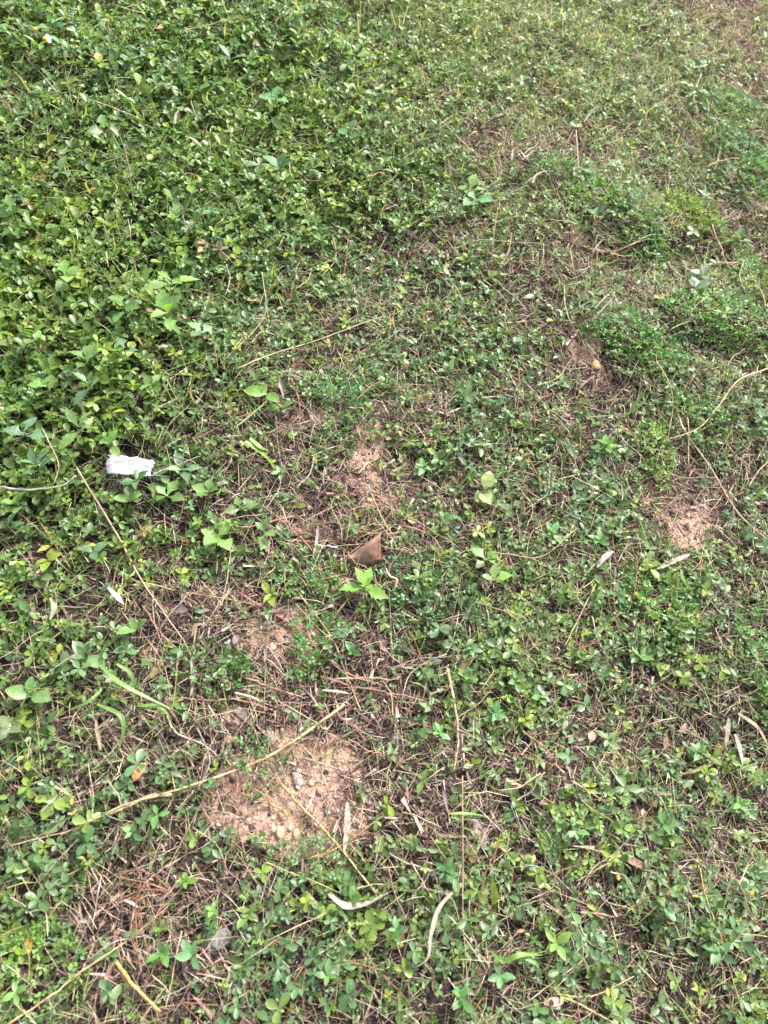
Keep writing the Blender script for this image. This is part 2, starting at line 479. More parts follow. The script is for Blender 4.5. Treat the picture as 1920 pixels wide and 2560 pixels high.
# ------------------------------------------------------------------ the ground sheet
def axis(lo, hi, step, far):
    a = list(np.arange(lo, hi + step, step)); s = step
    left = []; p = lo
    while p > -far: s *= 1.22; p -= s; left.append(p)
    s = step; right = []; p = a[-1]
    while p < far: s *= 1.22; p += s; right.append(p)
    return np.array(left[::-1] + a + right)
gx = axis(-1.35, 1.85, 0.0105, 60); gy = axis(-0.1, 3.75, 0.0105, 60)
GX, GY = np.meshgrid(gx, gy)
gX = GX.ravel(); gY = GY.ravel()
gP = np.stack([gX, gY, gz(gX, gY)], 1)
gu, gv, _ = project(gP)
gu = np.clip(gu, -200, 2120); gv = np.clip(gv, -300, 2760)
sandv = sand_f(gu, gv, gX, gY)
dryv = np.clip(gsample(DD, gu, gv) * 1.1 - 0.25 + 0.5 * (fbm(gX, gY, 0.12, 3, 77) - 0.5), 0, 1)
nx, ny = len(gx), len(gy)
ii = (np.arange(ny - 1)[:, None] * nx + np.arange(nx - 1)[None]).ravel()
gT = np.stack([ii, ii + 1, ii + nx + 1, ii + nx], 1)
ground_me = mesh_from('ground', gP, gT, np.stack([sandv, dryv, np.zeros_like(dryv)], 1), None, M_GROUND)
ground = link('ground', ground_me)
tag(ground, None, 'dark soil bank with orange sandy patches under the weeds', kind='structure')

# ------------------------------------------------------------------ scatter
XR, YR = (-1.75, 2.3), (-0.35, 4.4)
AREA = (XR[1] - XR[0]) * (YR[1] - YR[0])
def scatter(per_m2, density):
    n = int(per_m2 * AREA)
    x = rng.uniform(*XR, n); y = rng.uniform(*YR, n)
    P = np.stack([x, y, gz(x, y)], 1)
    u, v, dep = project(P)
    # keep a margin round the view; thin beyond it
    near = (u > -420) & (u < 2340) & (v > -380) & (v < 2900)
    core = (u > -130) & (u < 2050) & (v > -90) & (v < 2720)
    near = near & (core | (rng.random(n) < .35))
    d = density(np.clip(u, 0, 1919), np.clip(v, 0, 2559), x, y)
    keep = near & (rng.random(n) < d)
    return P[keep], u[keep], v[keep], dep[keep]

def pick(score, u, v, n, cell=80, most=3):
    out = []; cnt = {}
    for i in np.argsort(-score):
        k = (int(u[i] // cell), int(v[i] // cell))
        if cnt.get(k, 0) >= most: continue
        cnt[k] = cnt.get(k, 0) + 1; out.append(i)
        if len(out) == n: break
    return np.array(out)
UPN = unit(np.array([-SA * 0.5, -SB * 0.5, 1.0]))
def rand_dir(n, az, el):
    return np.stack([np.cos(az) * np.cos(el), np.sin(az) * np.cos(el), np.sin(el)], 1)
def mixc(a, b, f):
    f = np.asarray(f)[:, None]; return np.array(a) * (1 - f) + np.array(b) * f

G_DARK, G_MID, G_COOL, G_YEL = (0.054, 0.106, 0.020), (0.116, 0.205, 0.038), (0.098, 0.185, 0.082), (0.250, 0.325, 0.045)
G_PALE = (0.200, 0.285, 0.130)

# templates
T_OB = leaf_tpl([0, .42, .8, 1.0], [0, .26, .27, 0], .35, .12)                     # rounded leaflet, low detail
T_OBH = leaf_tpl([0, .12, .35, .6, .82, .95, 1.0], [.015, .08, .22, .30, .26, .13, 0], .32, .14)   # the same, finer
T_LA = leaf_tpl([0, .3, .62, 1.0], [0, .17, .15, 0], .4, .2)
T_LAH = leaf_tpl([0, .12, .3, .5, .7, .88, 1.0], [.03, .07, .15, .19, .16, .08, 0], .4, .22)
T_OVH = leaf_tpl([0, .1, .26, .44, .62, .8, .93, 1.0], [.03, .1, .22, .30, .28, .20, .09, 0], .3, .2, wave=.02)
T_LOB = leaf_tpl([0, .16, .30, .42, .52, .55, .62, .66, .74, .78, .87, .90, 1.0],
                 [.05, .055, .12, .25, .40, .28, .33, .24, .27, .17, .17, .09, 0], .28, .22, wave=.018)
T_LOBN = leaf_tpl([0, .18, .34, .46, .50, .60, .64, .76, .80, 1.0], [.05, .06, .13, .22, .17, .22, .15, .16, .09, 0], .35, .25, wave=.012)
T_DIA = Tpl([(0, 0, 0), (.33, .5, .12), (0, 1, -.05), (-.33, .5, .12)], [(0, 1, 2), (0, 2, 3)], [0, 1, 0, 1])
def blade_tpl(bend, w=1.0, rows=4):
    ts = np.linspace(0, 1, rows); V = []; A = []; T = []
    for i, t in enumerate(ts):
        a = bend * t
        y = math.sin(a) / bend if abs(bend) > 1e-3 else t; z = -(1 - math.cos(a)) / bend if abs(bend) > 1e-3 else 0
        ww = w * (0.55 + .45 * math.sin(min(1, t * 2.2) * math.pi / 2)) * (1 - t ** 3) + .02
        V += [(-ww, y, z), (ww, y, z)]; A += [.6, .6]
    for i in range(rows - 1): a = 2 * i; T += [(a, a + 1, a + 3), (a, a + 3, a + 2)]
    return Tpl(V, T, A, 1 + (np.array((1.25, 1.05, 1.0)) - 1) * np.repeat(ts, 2)[:, None] ** 2)
BL = [blade_tpl(b) for b in (0.15, 0.7, 1.3)]
BF = [blade_tpl(b, 1.0, 3) for b in (0.15, 0.7, 1.2)]
def strip_tpl(k):
    V = [(-.5, 0, 0), (.5, 0, 0), (-.5 + .0, .5, k), (.5, .5, k), (-.3, 1, 0), (.3, 1, 0)]
    return Tpl(V, [(0, 1, 3), (0, 3, 2), (2, 3, 5), (2, 5, 4)], None)
def quad_tpl(k):
    return Tpl([(-.5, 0, 0), (.5, 0, k), (-.35 + k, 1, k), (.35 + k, 1, 0)], [(0, 1, 3), (0, 3, 2)], None)
ST = [strip_tpl(.08), quad_tpl(.05), strip_tpl(.14), quad_tpl(-.08), quad_tpl(.02), quad_tpl(.1)]
STEM = Tpl([(-.5, 0, 0), (.5, 0, 0), (-.5, 1, 0), (.5, 1, 0), (0, 0, -.5), (0, 0, .5), (0, 1, -.5), (0, 1, .5)],
           [(0, 1, 3), (0, 3, 2), (4, 5, 7), (4, 7, 6)], [.6] * 8)

# ---- leafy ground cover: plants with two pairs of rounded leaflets on a thin stalk
def pinto_density(u, v, x, y):
    p = gsample(PD, u, v); m = mat_f(u, v)
    cl = fbm(x, y, 0.11, 3, 55)
    base = p * (0.78 + 0.04 * m)
    d = base * np.clip((cl - 0.52 + 0.36 * p + .26 * m) * 4.5, 0.02, 1.3) * np.clip(.55 + 1.1 * fbm(x, y, .30, 2, 57), 0, 1)
    return d * np.clip(1.15 - 1.3 * sand_f(u, v, x, y), 0.03, 1) * clear_f(u, v) * (1 - .72 * thatch_f(u, v, x, y))
P, u, v, dep = scatter(7000, pinto_density)
N = len(P); m = mat_f(np.clip(u, 0, 1919), np.clip(v, 0, 2559))
yaw = rng.uniform(0, 2 * np.pi, N)
low = rng.random(N)
mm = m ** 1.5
h = (mm * (0.015 + 0.062 * low ** 0.8) + (1 - mm) * (0.008 + 0.040 * low ** 1.3)) * (0.45 + 1.0 * fbm(P[:, 0], P[:, 1], .11, 2, 9))
lean = rand_dir(N, rng.uniform(0, 2 * np.pi, N), np.radians(rng.uniform(38, 88, N)))
lean[:, 1] -= 0.12
lean = unit(lean)
tip = P + lean * h[:, None]
size = (.0088 + .0024 * rng.gamma(2.4, 1.0, N).clip(0, 7) + mm * (.0028 * rng.gamma(1.6, 1.0, N).clip(0, 5))) * np.where(v > 1900, 1.05, 1.0)
hue = fbm(P[:, 0], P[:, 1], .22, 3, 91) + rng.normal(0, .12, N)
c = mixc(G_DARK, G_MID, np.clip(low * .55 + rng.uniform(0, .6, N), 0, 1))
c = c + (np.array(G_COOL) - c) * np.clip((hue - .55) * 2.4 + .7 * (1 - m), 0, .9)[:, None]
yl = (rng.random(N) < (.08 + .20 * (hue < .45) + .08 * low)) * rng.uniform(.35, 1.0, N)
c = c + (np.array(G_YEL) - c) * yl[:, None] * .8
c *= rng.uniform(.8, 1.3, (N, 1)) * (1 + .08 * m[:, None])
c = c + (np.array((.30, .22, .10)) - c) * ((rng.random(N) < .012) * .9)[:, None]
c = c + (np.array((.205, .285, .125)) - c) * (np.clip((u - 850) / 600, 0, 1) * np.clip((1000 - v) / 700, 0, 1) * rng.uniform(.2, .95, N))[:, None]
leaf_dirs = []; leaf_cols = []
tilt_az = rng.normal(-1.4, 1.3, N); tilt_am = -rng.uniform(.1, .9, N)
for k, a in enumerate((-0.62, 0.62, 2.2, -2.2)):
    az = yaw + a + rng.normal(0, .18, N)
    el = np.radians(rng.uniform(-18, 38, N)) + tilt_am * np.cos(az - tilt_az)
    leaf_dirs.append(rand_dir(N, az, el)); leaf_cols.append(c * rng.uniform(.88, 1.14, (N, 1)))
roll4 = [rng.normal(0, .35, N) for _ in range(4)]
sz4 = [size * rng.uniform(.72, 1.12, N) * np.where(rng.random(N) < .10, .45, 1) for _ in range(4)]
inside = (u > 5) & (u < 1915) & (v > 5) & (v < 2555)
# the 300 that show largest stay plants of their own
score = np.where(inside, size / dep * (0.45 + low), 0)
score *= np.where((m > .5), .85, 1.15) * np.where(c[:, 0] > c[:, 1], 0, 1)
solo = pick(score, u, v, 300)
is_solo = np.zeros(N, bool); is_solo[solo] = True
rest = ~is_solo
B = Batch()
B_stem_col = mixc((.10, .13, .04), (.16, .08, .05), rng.random(N))
X, Y, Z = frames(lean[rest], np.array([0, -1.0, .2]))
B.add(STEM, P[rest], X, Y, Z, np.full(rest.sum(), .0014), h[rest], np.full(rest.sum(), .0014), B_stem_col[rest])
for k in range(4):
    X, Y, Z = frames(leaf_dirs[k][rest], None, roll4[k][rest])
    s = sz4[k][rest]
    B.add(T_OB, tip[rest], X, Y, Z, s, s, s, leaf_cols[k][rest])
tag(link('ground_cover', B.mesh('ground_cover', M_LEAF)), 'ground cover', 'mat of small rounded green leaves covering the bank', kind='stuff')

ME_OB = mesh_from('leaflet', T_OBH.V, T_OBH.T, T_OBH.tint, T_OBH.A, M_LEAF)
ME_STEM = mesh_from('stalk', *[*tube_geo([(0, 0, 0), (0, .02, .5), (0, 0, 1)], [1, .9, .8], 4)], None, None, M_LEAF)
def leaf_matrix(pos, X, Y, Z, sx, sy=None, sz=None):
    sy = sx if sy is None else sy; sz = sx if sz is None else sz
    return Matrix(((X[0] * sx, Y[0] * sy, Z[0] * sz, pos[0]), (X[1] * sx, Y[1] * sy, Z[1] * sz, pos[1]), (X[2] * sx, Y[2] * sy, Z[2] * sz, pos[2]), (0, 0, 0, 1)))
def stem_matrix(vec, r):
    X, Y, Z = frames(np.array([vec]), np.array([0, -1.0, .2])); L_ = float(np.linalg.norm(vec))
    return leaf_matrix((0, 0, 0), X[0], Z[0], Y[0], r, r, L_)
def colour_word(c):
    r, g, b = c
    if r > .75 * g and r > .1: return 'yellow-green'
    if b > .42 * g: return 'blue-green'
    if g < .085: return 'dark green'
    if g > .17: return 'light green'
    return 'mid green'
FR4 = [frames(leaf_dirs[k], None, roll4[k]) for k in range(4)]
for i in solo:
    r = link('clover_plant', None, None, P[i])
    r.empty_display_size = .01
    tag(r, 'weed', None, 'small four-leaflet plants')
    auto_label(r, f'{colour_word(c[i])} four-leaflet plant', tip[i])
    link('stem', ME_STEM, r, mtx=stem_matrix(lean[i] * h[i], .0008), colour=B_stem_col[i])
    for k in range(4):
        X, Y, Z = FR4[k]
        link('leaflet', ME_OB, r, mtx=leaf_matrix(tip[i] - P[i], X[i], Y[i], Z[i], sz4[k][i] * 1.08), colour=leaf_cols[k][i])

# ---- thin herbs with pointed leaves
HERB = [(1200, 1680, 190, 110), (1330, 1790, 170, 90), (1430, 1500, 220, 130), (1620, 1600, 170, 120), (1890, 1650, 80, 190), (1400, 1900, 160, 90),
        (1110, 2330, 150, 120), (1560, 2080, 200, 140), (1500, 2380, 220, 130), (1800, 2250, 180, 160), (560, 2260, 130, 90), (960, 2380, 150, 110),
        (1150, 1130, 170, 90), (1390, 1230, 180, 90), (1290, 1010, 170, 110), (1800, 1500, 150, 120), (1760, 1960, 160, 90), (1600, 1400, 190, 80),
        (1750, 980, 150, 110), (1500, 760, 200, 90), (1880, 1100, 90, 160), (640, 2430, 160, 80), (480, 1400, 180, 90), (900, 2150, 120, 70)]
def herb_density(u, v, x, y):
    d = np.zeros_like(u)
    for (cu, cv, ru, rv) in HERB:
        d = np.maximum(d, np.exp(-(((u - cu) / ru) ** 2 + ((v - cv) / rv) ** 2) * 1.2))
    m_ = mat_f(u, v)
    d = np.maximum(d, .16 + .22 * (u > 900)) * (0.25 + 1.1 * fbm(x, y, .06, 2, 33)) * (1 - .35 * m_)
    return d * np.clip(1.1 - 1.4 * sand_f(u, v, x, y), .02, 1) * np.where((u > 1600) & (v < 200), .8, 1) * clear_f(u, v) * (1 - .8 * thatch_f(u, v, x, y))
P, u, v, dep = scatter(2300, herb_density)
N = len(P)
yaw = rng.uniform(0, 2 * np.pi, N)
hm = mat_f(np.clip(u, 0, 1919), np.clip(v, 0, 2559))
h = rng.uniform(.010, .050, N) + hm ** 1.5 * rng.uniform(.015, .05, N)
lean = unit(rand_dir(N, rng.uniform(0, 2 * np.pi, N), np.radians(rng.uniform(20, 85, N))))
tip = P + lean * h[:, None]
size = .0112 + .0034 * rng.gamma(2.2, 1.0, N).clip(0, 5.5)
hue = fbm(P[:, 0], P[:, 1], .2, 3, 191) + rng.normal(0, .1, N)
c = mixc((.115, .185, .050), (.120, .190, .095), np.clip((hue - .3) * 2.5, 0, 1)) * rng.uniform(.6, 1.4, (N, 1))
c = c + (np.array(G_MID) - c) * (hm * rng.uniform(.2, 1, N))[:, None]
c = c + (np.array(G_PALE) - c) * ((rng.random(N) < .20) * rng.uniform(.3, 1.0, N))[:, None]
c = c + (np.array(G_YEL) - c) * ((rng.random(N) < .07) * .8)[:, None]
c = c + (np.array((.215, .295, .140)) - c) * (np.clip((u - 850) / 600, 0, 1) * np.clip((1000 - v) / 700, 0, 1) * rng.uniform(.2, .95, N))[:, None]
inside = (u > 5) & (u < 1915) & (v > 5) & (v < 2555)
score = np.where(inside, size / dep, 0)
solo = pick(score, u, v, 300)
rest = np.ones(N, bool); rest[solo] = False
B = Batch()
X, Y, Z = frames(lean[rest], np.array([0, -1.0, .2]))
B.add(STEM, P[rest], X, Y, Z, np.full(rest.sum(), .0014), h[rest], np.full(rest.sum(), .0014), np.tile((.12, .12, .05), (rest.sum(), 1)))
LD = []
for k in range(6):
    az = yaw + (k % 2) * math.pi + (k // 2) * (math.pi / 2) + rng.normal(0, .2, N)
    el = np.radians(rng.uniform(0, 40, N) + (k // 2) * 12)
    d = rand_dir(N, az, el)
    pos = P + lean * (h * (1 - .22 * (2 - k // 2)))[:, None]
    s = size * (1.15 - .22 * (k // 2)) * rng.uniform(.55, 1.15, N) * np.where(rng.random(N) < .16, .3, 1)
    d = unit(d + .55 * (lean - np.array([0, 0, 1.0])) * rng.uniform(0, 1.2, (N, 1)))
    fr = frames(d, None, rng.normal(0, .3, N)); cc = c * rng.uniform(.85, 1.15, (N, 1)) * (1 + .12 * (k // 2))
    LD.append((pos, fr, s, cc))
    X, Y, Z = fr
    B.add(T_LA, pos[rest], X[rest], Y[rest], Z[rest], s[rest] * 1.25, s[rest], s[rest], cc[rest])
tag(link('herb_cover', B.mesh('herb_cover', M_LEAF)), 'ground cover', 'thin cover of small pointed green leaves among dry litter', kind='stuff')
ME_LA = mesh_from('leaf', T_LAH.V, T_LAH.T, T_LAH.tint, T_LAH.A, M_LEAF)
for i in solo:
    r = link('herb_plant', None, None, P[i]); r.empty_display_size = .01
    tag(r, 'weed', None, 'small pointed-leaf herbs')
    auto_label(r, f'{colour_word(c[i])} pointed-leaf herb', tip[i])
    link('stem', ME_STEM, r, mtx=stem_matrix(lean[i] * h[i], .0009), colour=(.12, .12, .05))
    for k in range(6):
        pos, (X, Y, Z), s, cc = LD[k]
        link('leaf', ME_LA, r, mtx=leaf_matrix(pos[i] - P[i], X[i], Y[i], Z[i], s[i] * 1.25, s[i], s[i]), colour=cc[i])

# ---- tiny-leaved sprigs between everything else
def sprig_density(u, v, x, y):
    p = gsample(PD, u, v)
    return (.15 + .8 * p) * np.clip((fbm(x, y, .10, 3, 141) - .40) * 3.2, .03, 1) * np.clip(1.1 - 1.3 * sand_f(u, v, x, y), .03, 1) * clear_f(u, v) * np.where((u > 1650) & (v < 260), .8, 1) * (1 - .4 * thatch_f(u, v, x, y))
P, u, v, dep = scatter(3600, sprig_density)
N = len(P); ms_ = mat_f(np.clip(u, 0, 1919), np.clip(v, 0, 2559))
P[:, 2] += rng.uniform(.003, .02, N) + ms_ ** 1.5 * rng.uniform(.01, .065, N)
hue = fbm(P[:, 0], P[:, 1], .18, 3, 391) + rng.normal(0, .1, N)
sc0 = mixc((.14, .24, .06), (.13, .23, .125), np.clip((hue - .3) * 2.5, 0, 1)) * rng.uniform(.75, 1.35, (N, 1))
d0 = rand_dir(N, rng.uniform(0, 6.28, N), np.radians(rng.uniform(5, 70, N)))
X0, Y0, Z0 = frames(d0, None, rng.normal(0, .5, N))
sc0 = sc0 + (np.array((.22, .31, .15)) - sc0) * (np.clip((u - 850) / 600, 0, 1) * np.clip((1000 - v) / 700, 0, 1) * rng.uniform(.2, .95, N))[:, None]
B = Batch(); ll = rng.uniform(.005, .0105, N)
B.add(STEM, P - Y0 * .012, X0, Y0, Z0, np.full(N, .0009), np.full(N, .024), np.full(N, .0009), np.tile((.15, .16, .07), (N, 1)))
for k in range(7):
    sgn = -1 if k % 2 else 1
    dd_ = unit(Y0 * (.5 if k < 6 else 1.2) + X0 * (sgn * .95 if k < 6 else 0) + rng.normal(0, .18, (N, 3)))
    X, Y, Z = frames(dd_, Z0, rng.normal(0, .4, N)); L_ = ll * rng.uniform(.75, 1.15, N)
    B.add(T_DIA, P + Y0 * (.0045 * (k // 2))[..., None] if np.ndim(k) else P + Y0 * (.0045 * (k // 2)), X, Y, Z, L_, L_, L_, sc0 * rng.uniform(.85, 1.15, (N, 1)))
tag(link('sprig_cover', B.mesh('sprig_cover', M_LEAF)), 'ground cover', 'scattered sprigs of tiny pale green leaves between larger plants', kind='stuff')

# ---- grass
def grass_density(u, v, x, y):
    g = gsample(GD, u, v)
    return g * (0.15 + 1.3 * fbm(x, y, .09, 3, 66)) * (1 - .5 * thatch_f(u, v, x, y)) * np.clip(1.1 - 1.3 * sand_f(u, v, x, y), .05, 1)
P, u, v, dep = scatter(6000, grass_density)
N = len(P)
gd = gsample(GD, np.clip(u, 0, 1919), np.clip(v, 0, 2559))
inside = (u > 5) & (u < 1915) & (v > 5) & (v < 2555)
gm = mat_f(np.clip(u, 0, 1919), np.clip(v, 0, 2559))
glen = rng.uniform(.025, .065, N) * (0.7 + .5 * gd) * (1 + 1.1 * gm)
score = np.where(inside, glen / dep * rng.uniform(.8, 1.2, N), 0)
solo = pick(score, u, v, 140, 110, 1)
rest = np.ones(N, bool); rest[solo] = False
hue = fbm(P[:, 0], P[:, 1], .3, 3, 291) + rng.normal(0, .12, N)
gc = mixc((.15, .28, .11), (.26, .37, .15), np.clip((hue - .3) * 2.2, 0, 1))
gc = gc + (np.array((.52, .48, .35)) - gc) * (rng.random(N) < .36)[:, None] * .85
gc = gc * (1 + .25 * np.clip((u - 900) / 600, 0, 1) * np.clip((900 - v) / 600, 0, 1))[:, None]
B = Batch()
for k in range(6):
    use = rest
    n = use.sum()
    az = rng.uniform(0, 2 * np.pi, n); el = np.radians(rng.uniform(15, 75, n))
    d = rand_dir(n, az, el); d[:, 1] -= .1
    X, Y, Z = frames(d, None, rng.normal(0, .7, n))
    L_ = glen[use] * rng.uniform(.5, 1.2, n)
    w = rng.uniform(.0005, .0013, n)
    which = rng.integers(0, 3, n)
    off = rng.normal(0, .006, (n, 3)); off[:, 2] = 0
    for q in range(3):
        s = which == q
        B.add(BL[q], (P[use] + off)[s], X[s], Y[s], Z[s], w[s], L_[s], L_[s], (gc[use] * rng.uniform(.75, 1.3, (n, 1)))[s])
tag(link('grass', B.mesh('grass', M_LEAF)), 'grass', 'short yellow-green grass blades thickest toward the upper corner', kind='stuff')
TUFTS = []
for q in range(8):
    Bt = Batch(); n = 9
    az = rng.uniform(0, 2 * np.pi, n); d = rand_dir(n, az, np.radians(rng.uniform(25, 78, n)))
    X, Y, Z = frames(d, None, rng.normal(0, .5, n))
    off = rng.normal(0, .06, (n, 3)); off[:, 2] = 0
    L_ = rng.uniform(.55, 1.1, n)
    Bt.add(BL[q % 3], off, X, Y, Z, np.full(n, .014), L_, L_, np.tile(rng.uniform(.8, 1.2, (n, 1)), (1, 3)))
    TUFTS.append(Bt.mesh('grass_tuft', M_LEAF))
for i in solo:
    r = link('grass_tuft', TUFTS[i % 8], None, P[i], colour=gc[i])
    r.scale = [float(glen[i]) * 1.15] * 3; r.rotation_euler = (0, 0, float(rng.uniform(0, 6.28)))
    tag(r, 'grass', None, 'small grass tufts', 'thing')
    auto_label(r, ['short ', '', 'long '][int(np.searchsorted(np.quantile(glen[solo], [.33, .66]), glen[i]))] + ('straw-coloured' if gc[i][0] > gc[i][1] else 'green') + ' grass tuft', P[i])

# ---- dry litter: shreds of straw, stems and dead leaf lying on the soil
def litter_density(u, v, x, y):
    d = gsample(DD, u, v); m_ = mat_f(u, v)
    return np.clip(d * 1.1 * (0.30 + .9 * fbm(x, y, .08, 2, 120)) + .22 * thatch_f(u, v, x, y), 0, 1) * (1 - .45 * m_) * np.clip(1.15 - 1.0 * sand_f(u, v, x, y), .08, 1)
P, u, v, dep = scatter(26000, litter_density)
N = len(P)
L_ = rng.gamma(2.2, .010, N) + .006
w = rng.uniform(.0005, .0017, N) * (1 + 1.8 * (rng.random(N) < .08))
az = rng.normal(2.3, 1.0, N) + (rng.random(N) < .5) * np.pi
el = np.radians(rng.normal(4, 11, N))
d = rand_dir(N, az, el); d[:, 2] += SA * d[:, 0] + SB * d[:, 1]
X, Y, Z = frames(d, None, rng.normal(0, .6, N))
P[:, 2] += rng.uniform(.0, .014, N) * rng.random(N)
pal = np.array([(.125, .088, .070), (.23, .165, .125), (.36, .27, .195), (.48, .39, .28), (.32, .205, .165), (.05, .036, .031), (.56, .49, .38)])
far = np.clip((1700 - v) / 1700, 0, 1)
pr = np.stack([.28 - .1 * far, .20 - .02 * far, .13 + .07 * far, .06 + .10 * far, .10 + 0 * far, .24 - .12 * far, .03 + .03 * far], 1)
pr /= pr.sum(1, keepdims=True)
idx = (rng.random((N, 1)) > np.cumsum(pr, 1)).sum(1).clip(0, 6)
lc = pal[idx] * rng.uniform(.75, 1.25, (N, 1)) * np.array((.97, .90, 1.0))
B = Batch(); which = rng.integers(0, 6, N)
for q in range(6):
    s = which == q
    B.add(ST[q], P[s], X[s], Y[s], Z[s], w[s], L_[s], L_[s], lc[s])
# pinkish thatch: fine tangled fibres
P, u, v, dep = scatter(20000, lambda u, v, x, y: np.clip(thatch_f(u, v, x, y) * 1.1 - .16, 0, 1) * np.clip(1.25 - 1.1 * sand_f(u, v, x, y), .08, 1))
N = len(P); P[:, 2] += rng.uniform(0, .016, N)
d = rand_dir(N, rng.uniform(0, 6.28, N), rng.normal(.03, .25, N)); d[:, 2] += SA * d[:, 0] + SB * d[:, 1]
X, Y, Z = frames(d, None, rng.normal(0, 1.0, N)); L_ = rng.gamma(2.5, .009, N) + .008
fp = np.array([(.44, .31, .24), (.54, .43, .33), (.33, .20, .165), (.24, .15, .12), (.58, .51, .42), (.15, .10, .085)])
fi = rng.choice(6, N, p=[.20, .15, .20, .18, .07, .20]); which = rng.integers(0, 6, N)
for q in range(6):
    k = which == q
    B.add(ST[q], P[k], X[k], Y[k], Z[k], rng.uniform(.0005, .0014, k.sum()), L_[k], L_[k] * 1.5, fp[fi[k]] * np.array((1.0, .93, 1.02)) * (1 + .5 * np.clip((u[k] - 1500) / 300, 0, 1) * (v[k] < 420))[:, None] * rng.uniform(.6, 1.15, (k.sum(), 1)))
# flakes of dead leaf, and long thin curved fibres
P, u, v, dep = scatter(7000, lambda u, v, x, y: (.25 + .75 * gsample(DD, u, v)) * clear_f(u, v) * np.clip(1.1 - sand_f(u, v, x, y), .12, 1))
N = len(P); P[:, 2] += rng.uniform(0, .010, N)
X, Y, Z = frames(rand_dir(N, rng.uniform(0, 6.28, N), rng.normal(0, .35, N)), None, rng.normal(0, .5, N))
s = rng.uniform(.004, .013, N)
fp = np.array([(.09, .062, .048), (.17, .12, .085), (.27, .19, .13), (.13, .13, .05), (.34, .27, .19), (.10, .14, .045), (.20, .20, .07)])
B.add(T_DIA, P, X, Y, Z, s * rng.uniform(.5, 1.1, N), s, s * 1.5, fp[rng.integers(0, 7, N)] * rng.uniform(.7, 1.25, (N, 1)))
P, u, v, dep = scatter(12000, lambda u, v, x, y: np.clip(.22 + .5 * gsample(DD, u, v) + .45 * gsample(GD, u, v) - .2 * mat_f(u, v), .05, 1))
N = len(P); P[:, 2] += rng.uniform(.001, .040, N) + .04 * mat_f(np.clip(u, 0, 1919), np.clip(v, 0, 2559))
d = rand_dir(N, rng.uniform(0, 6.28, N), rng.normal(.05, .22, N)); d[:, 2] += SA * d[:, 0] + SB * d[:, 1]
X, Y, Z = frames(d, None, rng.normal(0, 1.0, N)); L_ = rng.gamma(3, .014, N) + .015
fp = np.array([(.42, .33, .21), (.52, .45, .33), (.24, .165, .12), (.34, .16, .13), (.30, .31, .12), (.20, .27, .09), (.14, .10, .08)])
gr = gsample(GD, np.clip(u, 0, 1919), np.clip(v, 0, 2559))
fi = rng.choice(7, N, p=[.20, .16, .15, .09, .17, .15, .08])
fi = np.where(rng.random(N) < gr * .6, rng.choice(np.array([5, 4, 1, 0]), N, p=[.36, .24, .26, .14]), fi); which = rng.integers(0, 3, N)
for q in range(3):
    k = which == q
    B.add(BF[q], P[k], X[k], Y[k], Z[k], rng.uniform(.0003, .0008, k.sum()), L_[k], L_[k], fp[fi[k]] * rng.uniform(.75, 1.2, (k.sum(), 1)))
tag(link('plant_litter', B.mesh('plant_litter', M_DRY)), 'litter', 'brown and tan shreds of dead grass and stems over the soil', kind='stuff')

# ---- grit in the sandy patches
GRIT = []
for q in range(4):
    V = np.array([(1, 0, 0), (-.2, .95, .1), (-.9, -.1, -.1), (.1, -1, .1), (.1, .1, .8), (0, 0, -.7)], float) * rng.uniform(.75, 1.25, (6, 1)) + rng.normal(0, .12, (6, 3))
    T = [(0, 1, 4), (1, 2, 4), (2, 3, 4), (3, 0, 4), (1, 0, 5), (2, 1, 5), (3, 2, 5), (0, 3, 5)]
    GRIT.append(Tpl(V, T))
P, u, v, dep = scatter(16000, lambda u, v, x, y: np.clip(sand_f(u, v, x, y) - .25, 0.004, 1))
N = len(P); s = rng.gamma(1.5, .0011, N) + .0008
az = rng.uniform(0, 6.28, N); X, Y, Z = frames(rand_dir(N, az, rng.normal(0, .4, N)), None, rng.normal(0, .6, N))
sc_ = mixc((.48, .28, .20), (.66, .49, .40), rng.random(N)); gsel = rng.random(N)
sc_[gsel < .16] = (.10, .08, .07); sc_[gsel > .90] = (.62, .58, .53)
B = Batch(); which = rng.integers(0, 4, N)
for q in range(4):
    k = which == q
    B.add(GRIT[q], P[k], X[k], Y[k], Z[k], s[k], s[k] * 1.2, s[k] * .8, sc_[k] * rng.uniform(.8, 1.15, (k.sum(), 1)))
P, u, v, dep = scatter(2600, lambda u, v, x, y: np.clip(.9 - .7 * mat_f(u, v), 0, 1))
N = len(P); s = rng.gamma(2.0, .0012, N) + .001
X, Y, Z = frames(rand_dir(N, rng.uniform(0, 6.28, N), rng.normal(0, .4, N)), None, rng.normal(0, .6, N)); which = rng.integers(0, 4, N)
for q in range(4):
    k = which == q
    B.add(GRIT[q], P[k], X[k], Y[k], Z[k], s[k], s[k] * 1.2, s[k] * .8, mixc((.035, .026, .023), (.13, .095, .08), rng.random(k.sum())))
tag(link('gravel', B.mesh('gravel', M_STONE)), 'gravel', 'orange and pale grit loose on the sandy patches', kind='stuff')

